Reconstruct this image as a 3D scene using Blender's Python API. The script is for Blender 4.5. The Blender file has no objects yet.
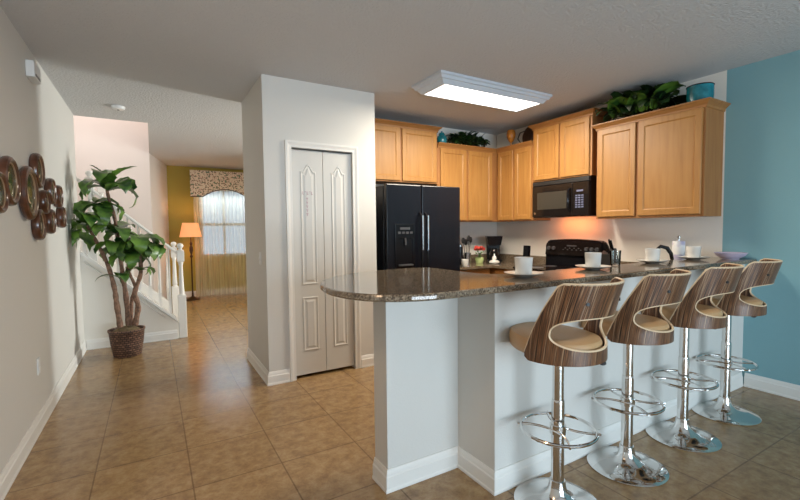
import bpy, bmesh, math, random
from mathutils import Vector, Matrix
random.seed(7)
PI = math.pi
SC = bpy.context.scene
COL = SC.collection

# ------------------------------------------------------------------ camera
F_ = Vector((0.50599681, 0.86110346, -0.04967966))
R_ = Vector((0.8618483, -0.50705288, -0.0107186))
U_ = Vector((0.03442004, 0.03739275, 0.99870769))
cd = bpy.data.cameras.new('camera')
cam = bpy.data.objects.new('camera', cd)
COL.objects.link(cam)
cd.sensor_fit = 'HORIZONTAL'
cd.sensor_width = 36.0
cd.lens = 420.736 / 800 * 36.0
cd.clip_start = 0.02
m = Matrix(((R_.x, U_.x, -F_.x, 0), (R_.y, U_.y, -F_.y, 0), (R_.z, U_.z, -F_.z, 1.3867), (0, 0, 0, 1)))
cam.matrix_world = m
SC.camera = cam

# ------------------------------------------------------------------ world, lights, exposure
w = bpy.data.worlds.new('sky')
SC.world = w
w.use_nodes = True
wb = w.node_tree.nodes['Background']
wb.inputs[0].default_value = (0.72, 0.84, 1.0, 1)
wb.inputs[1].default_value = 0.72
SC.view_settings.view_transform = 'Standard'
SC.view_settings.look = 'None'
SC.view_settings.gamma = 1
SC.view_settings.exposure = 0.45
SC.view_settings.use_curve_mapping = False


def area(name, loc, rot, sx, sy, power, color, spread=180):
    l = bpy.data.lights.new(name, 'AREA')
    l.shape = 'RECTANGLE'
    l.size = sx
    l.size_y = sy
    l.energy = power
    l.color = color
    l.spread = math.radians(spread)
    o = bpy.data.objects.new(name, l)
    COL.objects.link(o)
    o.location = loc
    o.rotation_euler = rot
    return o


# daylight through the glass doors behind the camera, the foyer window and the upper stair hall
area('daylight_patio_doors', (1.7, -3.62, 1.15), (PI / 2, 0, 0), 3.3, 2.1, 145, (0.65, 0.83, 1.0))
area('added_ground_bounce', (1.7, -3.60, 0.5), (PI / 2 + math.radians(42), 0, 0), 3.3, 0.8, 60, (0.92, 0.95, 1.0))  # upward light added to lift the dark ceiling, in place of ground bounce
area('daylight_foyer_window', (1.36, 10.75, 2.95), (-math.radians(48), 0, 0), 1.6, 1.0, 210, (0.80, 0.9, 1.0))
area('daylight_upper_hall', (-1.1, 7.3, 4.75), (0, 0, 0), 1.2, 1.2, 40, (1.0, 0.93, 0.90))
area('daylight_entry_door', (4.62, 5.62, 1.35), (0, PI / 2, 0), 1.7, 0.62, 165, (1.0, 0.97, 0.93))
area('unseen_foyer_light', (2.6, 7.6, 2.66), (0, 0, 0), 0.5, 0.5, 22, (1.0, 0.85, 0.62))  # unseen light in the foyer, no fixture modelled


# unseen warm light, added to tint the sides facing the left wall
pl_ = bpy.data.lights.new('added_warm_light', 'POINT')
pl_.energy = 13
pl_.color = (1.0, 0.66, 0.40)
pl_.shadow_soft_size = 0.15
po_ = bpy.data.objects.new('added_warm_light', pl_)
COL.objects.link(po_)
po_.location = (-0.35, 1.25, 2.3)


# ------------------------------------------------------------------ materials
def mat(name, col=(0.8, 0.8, 0.8), rough=0.5, metal=0.0, spec=0.5, coat=0.0, trans=0.0, emis=None, estr=0.0, bump=0.0,
        bscale=40.0, var=0.0, vscale=8.0, sheen=0.0, ior=None, alpha=1.0, croug=0.05):
    m = bpy.data.materials.new(name)
    m.use_nodes = True
    nt = m.node_tree
    b = nt.nodes['Principled BSDF']
    b.inputs['Base Color'].default_value = (*col, 1)
    b.inputs['Roughness'].default_value = rough
    b.inputs['Metallic'].default_value = metal
    b.inputs['Specular IOR Level'].default_value = spec
    b.inputs['Coat Weight'].default_value = coat
    b.inputs['Coat Roughness'].default_value = croug
    b.inputs['Transmission Weight'].default_value = trans
    b.inputs['Alpha'].default_value = alpha
    if sheen:
        b.inputs['Sheen Weight'].default_value = sheen
    if ior:
        b.inputs['IOR'].default_value = ior
    if emis:
        b.inputs['Emission Color'].default_value = (*emis, 1)
        b.inputs['Emission Strength'].default_value = estr
    tc = nt.nodes.new('ShaderNodeTexCoord')
    if var > 0:
        n = nt.nodes.new('ShaderNodeTexNoise')
        n.inputs['Scale'].default_value = vscale
        n.inputs['Detail'].default_value = 4
        nt.links.new(tc.outputs['Object'], n.inputs['Vector'])
        r = nt.nodes.new('ShaderNodeValToRGB')
        r.color_ramp.elements[0].position = 0.3
        r.color_ramp.elements[1].position = 0.7
        r.color_ramp.elements[0].color = (*[c * (1 - var) for c in col], 1)
        r.color_ramp.elements[1].color = (*[min(1, c * (1 + var)) for c in col], 1)
        nt.links.new(n.outputs['Fac'], r.inputs['Fac'])
        nt.links.new(r.outputs['Color'], b.inputs['Base Color'])
    if bump > 0:
        n2 = nt.nodes.new('ShaderNodeTexNoise')
        n2.inputs['Scale'].default_value = bscale
        n2.inputs['Detail'].default_value = 3
        nt.links.new(tc.outputs['Object'], n2.inputs['Vector'])
        bp = nt.nodes.new('ShaderNodeBump')
        bp.inputs['Strength'].default_value = bump
        bp.inputs['Distance'].default_value = 0.01
        nt.links.new(n2.outputs['Fac'], bp.inputs['Height'])
        nt.links.new(bp.outputs['Normal'], b.inputs['Normal'])
    return m


def ramp(nt, stops):
    r = nt.nodes.new('ShaderNodeValToRGB')
    e = r.color_ramp.elements
    while len(e) < len(stops):
        e.new(0.5)
    for i, (p, c) in enumerate(stops):
        e[i].position = p
        e[i].color = (*c, 1)
    return r


def coords(nt, kind='Object', scale=(1, 1, 1), loc=(0, 0, 0), rot=(0, 0, 0)):
    tc = nt.nodes.new('ShaderNodeTexCoord')
    mp = nt.nodes.new('ShaderNodeMapping')
    mp.inputs['Scale'].default_value = scale
    mp.inputs['Location'].default_value = loc
    mp.inputs['Rotation'].default_value = rot
    nt.links.new(tc.outputs[kind], mp.inputs['Vector'])
    return mp.outputs['Vector']


M = {}
M['wall'] = mat('wall_paint', (0.67, 0.65, 0.61), 0.6, bump=0.12, bscale=120, spec=0.3)
M['wall_cool'] = mat('kitchen_paint', (0.80, 0.765, 0.70), 0.6, bump=0.1, bscale=120, spec=0.3)
M['stair_wall'] = mat('stair_paint', (0.70, 0.64, 0.60), 0.6, bump=0.1, bscale=120, spec=0.3)
M['blue'] = mat('blue_paint', (0.22, 0.41, 0.455), 0.55, bump=0.12, bscale=120, spec=0.35)
M['yellow'] = mat('mustard_paint', (0.40, 0.325, 0.065), 0.6, bump=0.1, bscale=120, spec=0.3)
M['ceiling'] = mat('ceiling_texture', (0.57, 0.575, 0.58), 0.9, bump=0.9, bscale=55, spec=0.1)
M['trim'] = mat('white_trim', (0.80, 0.78, 0.74), 0.35, spec=0.4)
M['door'] = mat('door_paint', (0.66, 0.645, 0.61), 0.4, spec=0.4)
M['dark'] = mat('dark_void', (0.01, 0.01, 0.01), 0.9)
M['white_plastic'] = mat('white_plastic', (0.75, 0.75, 0.74), 0.35)
M['chrome'] = mat('chrome', (0.74, 0.72, 0.70), 0.07, metal=1.0)
M['steel'] = mat('steel', (0.55, 0.55, 0.55), 0.25, metal=1.0)
M['black'] = mat('black_gloss', (0.006, 0.006, 0.008), 0.2, spec=0.32)
M['fridge'] = mat('fridge_black', (0.007, 0.008, 0.012), 0.24, spec=0.3, bump=0.06, bscale=300)
M['black_matte'] = mat('black_matte', (0.015, 0.014, 0.014), 0.5)
M['blackglass'] = mat('black_glass', (0.012, 0.009, 0.008), 0.1, spec=0.4)
M['greyglass'] = mat('oven_window', (0.05, 0.043, 0.034), 0.2, spec=0.4)
M['greypl'] = mat('grey_plastic', (0.07, 0.07, 0.075), 0.3)
M['digits'] = mat('keypad_print', (0.14, 0.15, 0.24), 0.4)
M['porcelain'] = mat('porcelain', (0.82, 0.80, 0.76), 0.15, coat=0.3)
M['beige'] = mat('beige_leather', (0.50, 0.30, 0.14), 0.42, bump=0.15, bscale=200)
M['cream'] = mat('cream_edge', (0.72, 0.54, 0.35), 0.45)
M['pot'] = mat('terracotta', (0.25, 0.12, 0.06), 0.6)
M['turq'] = mat('turquoise_glaze', (0.01, 0.16, 0.20), 0.2, coat=0.4, var=0.4, vscale=14)
M['orange'] = mat('amber_glass', (0.55, 0.20, 0.03), 0.3, var=0.4, vscale=20)
M['bark'] = mat('bark', (0.22, 0.12, 0.075), 0.75, bump=0.8, bscale=60, var=0.5, vscale=30)
M['soil'] = mat('moss', (0.17, 0.12, 0.06), 0.95, bump=1.0, bscale=90, var=0.5, vscale=40)
M['shade'] = mat('lamp_shade', (0.70, 0.38, 0.20), 0.8, emis=(1.0, 0.36, 0.13), estr=0.55)
M['bronze'] = mat('bronze', (0.07, 0.035, 0.02), 0.35, metal=0.6)
M['tan_rim'] = mat('tan_rim', (0.30, 0.20, 0.12), 0.3)
M['frame_wood'] = mat('plate_frame_wood', (0.08, 0.026, 0.011), 0.28, coat=0.4, var=0.45, vscale=20)
M['red'] = mat('red_flower', (0.6, 0.06, 0.04), 0.5, var=0.3, vscale=60)
M['leafgreen'] = mat('small_leaf_green', (0.13, 0.27, 0.04), 0.5, var=0.3, vscale=40)
M['lemon'] = mat('pale_green_fruit', (0.5, 0.6, 0.25), 0.4)
M['pink'] = mat('pink_marker', (0.46, 0.26, 0.32), 0.6)
M['lens'] = mat('light_lens', (0.9, 0.9, 0.9), 0.5, emis=(1.0, 0.97, 0.90), estr=2.6)
M['fixture'] = mat('fixture_white', (0.55, 0.60, 0.66), 0.35)
M['lavender'] = mat('lavender_ceramic', (0.55, 0.48, 0.62), 0.3)
M['plastic_dark'] = mat('window_frame_white', (0.75, 0.77, 0.8), 0.4)

# leaves
def leafmat(name, a, b):
    m = bpy.data.materials.new(name)
    m.use_nodes = True
    nt = m.node_tree
    p = nt.nodes['Principled BSDF']
    n = nt.nodes.new('ShaderNodeTexNoise')
    n.inputs['Scale'].default_value = 9
    nt.links.new(coords(nt), n.inputs['Vector'])
    r = ramp(nt, [(0.35, a), (0.68, b)])
    nt.links.new(n.outputs['Fac'], r.inputs['Fac'])
    nt.links.new(r.outputs['Color'], p.inputs['Base Color'])
    p.inputs['Roughness'].default_value = 0.38
    p.inputs['Subsurface Weight'].default_value = 0.0
    return m
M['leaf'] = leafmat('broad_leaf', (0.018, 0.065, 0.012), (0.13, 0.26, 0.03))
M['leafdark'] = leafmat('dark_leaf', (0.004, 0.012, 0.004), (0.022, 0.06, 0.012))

# maple
def woodmat(name, c1, c2, c3, axis=2, rough=0.35):
    m = bpy.data.materials.new(name)
    m.use_nodes = True
    nt = m.node_tree
    p = nt.nodes['Principled BSDF']
    s = [14, 14, 14]
    s[axis] = 1.2
    n = nt.nodes.new('ShaderNodeTexNoise')
    n.inputs['Scale'].default_value = 1.6
    n.inputs['Detail'].default_value = 6
    n.inputs['Distortion'].default_value = 0.4
    nt.links.new(coords(nt, scale=s), n.inputs['Vector'])
    r = ramp(nt, [(0.25, c1), (0.5, c2), (0.8, c3)])
    nt.links.new(n.outputs['Fac'], r.inputs['Fac'])
    n3 = nt.nodes.new('ShaderNodeTexNoise')
    n3.inputs['Scale'].default_value = 2.2
    n3.inputs['Detail'].default_value = 3
    nt.links.new(coords(nt), n3.inputs['Vector'])
    mx = nt.nodes.new('ShaderNodeMix')
    mx.data_type = 'RGBA'
    mx.blend_type = 'MULTIPLY'
    mx.inputs['Factor'].default_value = 0.5
    r2 = ramp(nt, [(0.3, (0.82, 0.78, 0.74)), (0.7, (1, 1, 1))])
    nt.links.new(n3.outputs['Fac'], r2.inputs['Fac'])
    nt.links.new(r.outputs['Color'], mx.inputs['A'])
    nt.links.new(r2.outputs['Color'], mx.inputs['B'])
    nt.links.new(mx.outputs['Result'], p.inputs['Base Color'])
    p.inputs['Roughness'].default_value = rough
    return m
M['maple'] = woodmat('maple', (0.34, 0.150, 0.036), (0.41, 0.195, 0.050), (0.46, 0.235, 0.068), rough=0.45)
M['maple_side_shaded'] = woodmat('maple_shaded', (0.30, 0.120, 0.034), (0.36, 0.155, 0.046), (0.40, 0.19, 0.062), rough=0.5)  # maple with the shade of the cabinet side panels put into its colour
M['maple_h'] = woodmat('maple_horizontal', (0.29, 0.12, 0.032), (0.35, 0.155, 0.043), (0.40, 0.19, 0.058), axis=0, rough=0.45)

# granite
def granite():
    m = bpy.data.materials.new('granite')
    m.use_nodes = True
    nt = m.node_tree
    p = nt.nodes['Principled BSDF']
    v = nt.nodes.new('ShaderNodeTexVoronoi')
    v.inputs['Scale'].default_value = 180
    nt.links.new(coords(nt), v.inputs['Vector'])
    n = nt.nodes.new('ShaderNodeTexNoise')
    n.inputs['Scale'].default_value = 60
    n.inputs['Detail'].default_value = 6
    nt.links.new(coords(nt), n.inputs['Vector'])
    r = ramp(nt, [(0.0, (0.015, 0.011, 0.009)), (0.32, (0.085, 0.06, 0.042)), (0.56, (0.21, 0.155, 0.10)), (0.85, (0.38, 0.31, 0.23))])
    sep = nt.nodes.new('ShaderNodeSeparateColor')
    nt.links.new(v.outputs['Color'], sep.inputs['Color'])
    ad = nt.nodes.new('ShaderNodeMath')
    ad.operation = 'MULTIPLY_ADD'
    ad.inputs[1].default_value = 0.5
    nt.links.new(sep.outputs[0], ad.inputs[0])
    sb = nt.nodes.new('ShaderNodeMath')
    sb.operation = 'MULTIPLY'
    sb.inputs[1].default_value = 0.5
    nt.links.new(n.outputs['Fac'], sb.inputs[0])
    nt.links.new(sb.outputs[0], ad.inputs[2])
    nt.links.new(ad.outputs[0], r.inputs['Fac'])
    nt.links.new(r.outputs['Color'], p.inputs['Base Color'])
    p.inputs['Roughness'].default_value = 0.09
    p.inputs['Specular IOR Level'].default_value = 0.6
    return m
M['granite'] = granite()

# floor tile
def tilemat():
    m = bpy.data.materials.new('floor_tile')
    m.use_nodes = True
    nt = m.node_tree
    p = nt.nodes['Principled BSDF']
    vec = coords(nt, loc=(0.33, -0.10 + 0.475, 0))
    br = nt.nodes.new('ShaderNodeTexBrick')
    br.offset = 0.0
    br.squash = 1.0
    br.inputs['Scale'].default_value = 1.0
    br.inputs['Brick Width'].default_value = 0.475
    br.inputs['Row Height'].default_value = 0.475
    br.inputs['Mortar Size'].default_value = 0.0042
    br.inputs['Mortar Smooth'].default_value = 0.2
    br.inputs['Color1'].default_value = (0.86, 0.86, 0.86, 1)
    br.inputs['Color2'].default_value = (1.0, 1.0, 1.0, 1)
    br.inputs['Mortar'].default_value = (0.56, 0.52, 0.48, 1)
    br.inputs['Bias'].default_value = 0.3
    nt.links.new(vec, br.inputs['Vector'])
    n = nt.nodes.new('ShaderNodeTexNoise')
    n.inputs['Scale'].default_value = 13
    n.inputs['Detail'].default_value = 10
    n.inputs['Roughness'].default_value = 0.72
    n.inputs['Distortion'].default_value = 0.15
    nt.links.new(coords(nt), n.inputs['Vector'])
    r = ramp(nt, [(0.32, (0.22, 0.125, 0.056)), (0.5, (0.335, 0.205, 0.093)), (0.68, (0.44, 0.295, 0.145))])
    nt.links.new(n.outputs['Fac'], r.inputs['Fac'])
    mx = nt.nodes.new('ShaderNodeMix')
    mx.data_type = 'RGBA'
    mx.blend_type = 'MULTIPLY'
    mx.inputs['Factor'].default_value = 1.0
    nt.links.new(r.outputs['Color'], mx.inputs['A'])
    nt.links.new(br.outputs['Color'], mx.inputs['B'])
    nt.links.new(mx.outputs['Result'], p.inputs['Base Color'])
    bp = nt.nodes.new('ShaderNodeBump')
    bp.invert = True
    bp.inputs['Strength'].default_value = 0.4
    bp.inputs['Distance'].default_value = 0.004
    nt.links.new(br.outputs['Fac'], bp.inputs['Height'])
    bp2 = nt.nodes.new('ShaderNodeBump')
    bp2.inputs['Strength'].default_value = 0.12
    bp2.inputs['Distance'].default_value = 0.01
    nt.links.new(n.outputs['Fac'], bp2.inputs['Height'])
    nt.links.new(bp.outputs['Normal'], bp2.inputs['Normal'])
    nt.links.new(bp2.outputs['Normal'], p.inputs['Normal'])
    p.inputs['Roughness'].default_value = 0.2
    p.inputs['Specular IOR Level'].default_value = 0.5
    return m
M['tile'] = tilemat()

# zebrano
def zebra():
    m = bpy.data.materials.new('striped_veneer')
    m.use_nodes = True
    nt = m.node_tree
    p = nt.nodes['Principled BSDF']
    vec = coords(nt, 'UV', scale=(1, 1, 1), rot=(0, 0, 0.12))
    mp = nt.nodes.new('ShaderNodeMapping')
    mp.inputs['Scale'].default_value = (85, 1.2, 1)
    nt.links.new(vec, mp.inputs['Vector'])
    n = nt.nodes.new('ShaderNodeTexNoise')
    n.inputs['Scale'].default_value = 1.0
    n.inputs['Detail'].default_value = 3
    n.inputs['Roughness'].default_value = 0.75
    nt.links.new(mp.outputs['Vector'], n.inputs['Vector'])
    r = ramp(nt, [(0.34, (0.012, 0.006, 0.004)), (0.42, (0.07, 0.03, 0.014)), (0.48, (0.24, 0.105, 0.042)), (0.52, (0.03, 0.015, 0.010)),
                  (0.56, (0.12, 0.05, 0.022)), (0.62, (0.44, 0.28, 0.16)), (0.70, (0.17, 0.12, 0.10))])
    nt.links.new(n.outputs['Fac'], r.inputs['Fac'])
    nt.links.new(r.outputs['Color'], p.inputs['Base Color'])
    p.inputs['Roughness'].default_value = 0.36
    return m
M['zebra'] = zebra()

# wicker
def wicker():
    m = bpy.data.materials.new('wicker')
    m.use_nodes = True
    nt = m.node_tree
    p = nt.nodes['Principled BSDF']
    br = nt.nodes.new('ShaderNodeTexBrick')
    br.offset = 0.5
    br.inputs['Scale'].default_value = 1
    br.inputs['Brick Width'].default_value = 0.045
    br.inputs['Row Height'].default_value = 0.024
    br.inputs['Mortar Size'].default_value = 0.004
    br.inputs['Color1'].default_value = (0.09, 0.04, 0.022, 1)
    br.inputs['Color2'].default_value = (0.24, 0.12, 0.07, 1)
    br.inputs['Mortar'].default_value = (0.015, 0.006, 0.004, 1)
    nt.links.new(coords(nt, 'UV'), br.inputs['Vector'])
    nt.links.new(br.outputs['Color'], p.inputs['Base Color'])
    bp = nt.nodes.new('ShaderNodeBump')
    bp.invert = True
    bp.inputs['Distance'].default_value = 0.008
    nt.links.new(br.outputs['Fac'], bp.inputs['Height'])
    nt.links.new(bp.outputs['Normal'], p.inputs['Normal'])
    p.inputs['Roughness'].default_value = 0.6
    return m
M['wicker'] = wicker()

# floral valance fabric
def floral():
    m = bpy.data.materials.new('floral_fabric')
    m.use_nodes = True
    nt = m.node_tree
    p = nt.nodes['Principled BSDF']
    v = nt.nodes.new('ShaderNodeTexVoronoi')
    v.inputs['Scale'].default_value = 13
    n = nt.nodes.new('ShaderNodeTexNoise')
    n.inputs['Scale'].default_value = 22
    n.inputs['Detail'].default_value = 1
    nt.links.new(coords(nt), n.inputs['Vector'])
    nt.links.new(coords(nt), v.inputs['Vector'])
    r = ramp(nt, [(0.38, (0.16, 0.26, 0.18)), (0.43, (0.50, 0.25, 0.20)), (0.47, (0.76, 0.66, 0.54)), (0.60, (0.80, 0.72, 0.60)), (0.64, (0.35, 0.15, 0.11)), (0.70, (0.12, 0.16, 0.10))])
    nt.links.new(n.outputs['Fac'], r.inputs['Fac'])
    nt.links.new(r.outputs['Color'], p.inputs['Base Color'])
    p.inputs['Roughness'].default_value = 0.9
    return m
M['floral'] = floral()

def sheer():
    m = bpy.data.materials.new('sheer_fabric')
    m.use_nodes = True
    nt = m.node_tree
    out = nt.nodes['Material Output']
    d = nt.nodes.new('ShaderNodeBsdfDiffuse')
    d.inputs[0].default_value = (0.92, 0.86, 0.70, 1)
    t = nt.nodes.new('ShaderNodeBsdfTranslucent')
    t.inputs[0].default_value = (0.92, 0.86, 0.72, 1)
    tr = nt.nodes.new('ShaderNodeBsdfTransparent')
    a = nt.nodes.new('ShaderNodeMixShader')
    a.inputs[0].default_value = 0.55
    nt.links.new(d.outputs[0], a.inputs[1])
    nt.links.new(t.outputs[0], a.inputs[2])
    b = nt.nodes.new('ShaderNodeMixShader')
    n = nt.nodes.new('ShaderNodeTexNoise')
    n.inputs['Scale'].default_value = 3
    nt.links.new(coords(nt, scale=(9, 1, 0.3)), n.inputs['Vector'])
    r = ramp(nt, [(0.3, (0.42, 0.42, 0.42)), (0.7, (0.66, 0.66, 0.66))])
    nt.links.new(n.outputs['Fac'], r.inputs['Fac'])
    nt.links.new(r.outputs['Color'], b.inputs[0])
    nt.links.new(a.outputs[0], b.inputs[1])
    nt.links.new(tr.outputs[0], b.inputs[2])
    nt.links.new(b.outputs[0], out.inputs[0])
    return m
M['sheer'] = sheer()

def glassmat():
    m = bpy.data.materials.new('clear_glass')
    m.use_nodes = True
    nt = m.node_tree
    out = nt.nodes['Material Output']
    g = nt.nodes.new('ShaderNodeBsdfGlossy')
    g.inputs['Roughness'].default_value = 0.03
    tr = nt.nodes.new('ShaderNodeBsdfTransparent')
    tr.inputs[0].default_value = (0.93, 0.96, 0.96, 1)
    fr = nt.nodes.new('ShaderNodeFresnel')
    b = nt.nodes.new('ShaderNodeMixShader')
    nt.links.new(fr.outputs[0], b.inputs[0])
    nt.links.new(tr.outputs[0], b.inputs[1])
    nt.links.new(g.outputs[0], b.inputs[2])
    nt.links.new(b.outputs[0], out.inputs[0])
    return m
M['glass'] = glassmat()

# plate centres: dark glass with green and cream marbling
def platecentre():
    m = bpy.data.materials.new('marbled_plate')
    m.use_nodes = True
    nt = m.node_tree
    p = nt.nodes['Principled BSDF']
    n = nt.nodes.new('ShaderNodeTexNoise')
    n.inputs['Scale'].default_value = 9
    n.inputs['Detail'].default_value = 1.5
    n.inputs['Distortion'].default_value = 1.5
    nt.links.new(coords(nt), n.inputs['Vector'])
    r = ramp(nt, [(0.42, (0.015, 0.018, 0.012)), (0.52, (0.05, 0.08, 0.025)), (0.58, (0.12, 0.10, 0.06)), (0.66, (0.50, 0.38, 0.13))])
    r.color_ramp.interpolation = 'EASE'
    nt.links.new(n.outputs['Fac'], r.inputs['Fac'])
    nt.links.new(r.outputs['Color'], p.inputs['Base Color'])
    p.inputs['Roughness'].default_value = 0.12
    return m
M['plate'] = platecentre()

def towel():
    m = mat('paper_towel', (0.85, 0.84, 0.84), 0.9)
    nt = m.node_tree
    p = nt.nodes['Principled BSDF']
    n = nt.nodes.new('ShaderNodeTexNoise')
    n.inputs['Scale'].default_value = 11
    n.inputs['Detail'].default_value = 0.5
    nt.links.new(coords(nt), n.inputs['Vector'])
    r = ramp(nt, [(0.50, (0.85, 0.84, 0.84)), (0.60, (0.50, 0.46, 0.62))])
    nt.links.new(n.outputs['Fac'], r.inputs['Fac'])
    nt.links.new(r.outputs['Color'], p.inputs['Base Color'])
    return m
M['towel'] = towel()


# ------------------------------------------------------------------ mesh helpers
class MB:
    def __init__(s):
        s.bm = bmesh.new()
        s.uv = None

    def face(s, vs, mi=0, smooth=False):
        try:
            f = s.bm.faces.new(vs)
        except ValueError:
            return None
        f.material_index = mi
        f.smooth = smooth
        return f

    def box(s, x0, x1, y0, y1, z0, z1, bevel=0.0, mi=0):
        if x0 > x1: x0, x1 = x1, x0
        if y0 > y1: y0, y1 = y1, y0
        v = [s.bm.verts.new(p) for p in ((x0, y0, z0), (x1, y0, z0), (x1, y1, z0), (x0, y1, z0), (x0, y0, z1), (x1, y0, z1), (x1, y1, z1), (x0, y1, z1))]
        fs = [s.face([v[i] for i in q], mi) for q in ((0, 3, 2, 1), (4, 5, 6, 7), (0, 1, 5, 4), (1, 2, 6, 5), (2, 3, 7, 6), (3, 0, 4, 7))]
        if bevel > 0:
            es = list({e for f in fs for e in f.edges})
            bmesh.ops.bevel(s.bm, geom=es, offset=bevel, segments=2, affect='EDGES', profile=0.5)
        return s

    def rings(s, rings, cap0=True, cap1=True, closed=True, smooth=False, mi=0):
        R = [[s.bm.verts.new(p) for p in r] for r in rings]
        n = len(R[0])
        for a, b in zip(R, R[1:]):
            for i in range(n if closed else n - 1):
                j = (i + 1) % n
                s.face([a[i], a[j], b[j], b[i]], mi, smooth)
        if cap0: s.face(list(reversed(R[0])), mi)
        if cap1: s.face(R[-1], mi)
        return s

    def lathe(s, prof, c=(0, 0, 0), n=32, smooth=True, mi=0, cap0=True, cap1=True):
        rr = []
        for r, z in prof:
            r = max(r, 1e-4)
            rr.append([(c[0] + r * math.cos(2 * PI * i / n), c[1] + r * math.sin(2 * PI * i / n), c[2] + z) for i in range(n)])
        return s.rings(rr, cap0, cap1, True, smooth, mi)

    def tube(s, pts, rad, n=10, closed=False, mi=0, smooth=True):
        pts = [Vector(p) for p in pts]
        k = len(pts)
        rads = rad if isinstance(rad, (list, tuple)) else [rad] * k
        rr = []
        up = None
        for i, p in enumerate(pts):
            if closed:
                t = pts[(i + 1) % k] - pts[(i - 1) % k]
            else:
                t = pts[min(i + 1, k - 1)] - pts[max(i - 1, 0)]
            t.normalize()
            if up is None:
                up = Vector((0, 0, 1)) if abs(t.z) < 0.9 else Vector((1, 0, 0))
            a = up - t * up.dot(t)
            a.normalize()
            b = t.cross(a)
            up = a
            rr.append([tuple(p + (a * math.cos(2 * PI * q / n) + b * math.sin(2 * PI * q / n)) * rads[i]) for q in range(n)])
        if closed:
            rr.append(rr[0])
            return s.rings(rr, False, False, True, smooth, mi)
        return s.rings(rr, True, True, True, smooth, mi)

    def prism(s, poly, a0, a1, axis='z', mi=0):
        def P(p, a):
            return {'z': (p[0], p[1], a), 'y': (p[0], a, p[1]), 'x': (a, p[0], p[1])}[axis]
        return s.rings([[P(p, a0) for p in poly], [P(p, a1) for p in poly]], mi=mi)

    def sphere(s, c, r, sc=(1, 1, 1), n=16, mi=0):
        prof = []
        rr = []
        for k in range(1, n // 2):
            a = -PI / 2 + PI * k / (n // 2)
            rr.append([(c[0] + sc[0] * r * math.cos(a) * math.cos(2 * PI * i / n), c[1] + sc[1] * r * math.cos(a) * math.sin(2 * PI * i / n), c[2] + sc[2] * r * math.sin(a)) for i in range(n)])
        return s.rings(rr, True, True, True, True, mi)

    def build(s, name, m, parent=None, loc=(0, 0, 0), rotz=0, keepn=False):
        if not keepn:
            bmesh.ops.remove_doubles(s.bm, verts=s.bm.verts, dist=1e-5)
            bmesh.ops.recalc_face_normals(s.bm, faces=s.bm.faces)
        for e in s.bm.edges:
            if len(e.link_faces) == 2 and e.calc_face_angle(0) > 0.62:
                e.smooth = False
        me = bpy.data.meshes.new(name)
        s.bm.to_mesh(me)
        s.bm.free()
        for q in (m if isinstance(m, (list, tuple)) else [m]):
            me.materials.append(q if not isinstance(q, str) else M[q])
        o = bpy.data.objects.new(name, me)
        COL.objects.link(o)
        if parent:
            o.parent = parent
        o.location = loc
        o.rotation_euler = (0, 0, rotz)
        return o


def tag(o, label, cat, group=None):
    o['label'] = label
    o['category'] = cat
    if group: o['group'] = group
    return o


def thing(name, label, cat, loc=(0, 0, 0), rotz=0, group=None):
    o = bpy.data.objects.new(name, None)
    o.empty_display_size = 0.1
    COL.objects.link(o)
    o.location = loc
    o.rotation_euler = (0, 0, rotz)
    return tag(o, label, cat, group)


def struct(o):
    o['kind'] = 'structure'
    return o


def dup(root, loc, rotz, label=None, group=None):
    r = root.copy()
    COL.objects.link(r)
    r.location = loc
    r.rotation_euler = (0, 0, rotz)
    if label: r['label'] = label
    if group: r['group'] = group
    for ch in list(root.children):
        c = ch.copy()
        COL.objects.link(c)
        c.parent = r
        for g in list(ch.children):
            d = g.copy()
            COL.objects.link(d)
            d.parent = c
    return r


# ------------------------------------------------------------------ constants of the room
H = 2.74
XL, XR = -0.735, 4.37
YB = 4.62           # kitchen back wall
YS = 6.12           # stair front plane
YY = 9.9            # mustard wall
Y0 = -3.5           # wall behind the camera
PX0, PX1, PY = 0.86, 1.955, 3.80   # pantry

# ------------------------------------------------------------------ structure
struct(MB().box(-2.6, 4.6, Y0 - 0.12, 10.05, -0.1, 0).build('floor', 'tile'))
b = MB()
b.box(-0.86, XR + 0.12, Y0 - 0.12, 6.16, H, H + 0.3)
b.box(0.0, XR + 0.12, 6.16, 10.05, H, H + 0.3)
struct(b.build('ceiling', 'ceiling'))
struct(MB().box(XL - 0.12, XL, Y0 - 0.12, YS, 0, H).build('wall_left', 'wall'))
# kitchen side of the right wall, blue dining side
b = MB()
b.box(XR, XR + 0.12, 1.772, 5.28, 0, H)
b.box(XR, XR + 0.12, 5.96, 10.05, 0, H)
b.box(XR, XR + 0.12, 5.28, 5.96, 2.22, H)
b.box(XR, XR + 0.12, 5.28, 5.96, 0, 0.45)
struct(b.build('wall_kitchen', 'wall_cool'))
b = MB()
for (a, c, e, f) in ((5.28, 5.33, 0.45, 2.22), (5.91, 5.96, 0.45, 2.22), (5.33, 5.91, 0.45, 0.50), (5.33, 5.91, 2.17, 2.22)):
    b.box(XR + 0.04, XR + 0.08, a, c, e, f)
wn2 = struct(b.build('window_2', 'trim'))
MB().box(XR + 0.055, XR + 0.06, 5.33, 5.91, 0.50, 2.17).build('glass_pane', 'glass', wn2)
struct(MB().box(XR, XR + 0.12, Y0 - 0.12, 1.772, 0, H).build('wall_right', 'blue'))
struct(MB().box(PX1 - 0.1, XR, YB, YB + 0.12, 0, H).build('wall_back', 'wall_cool'))
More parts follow.
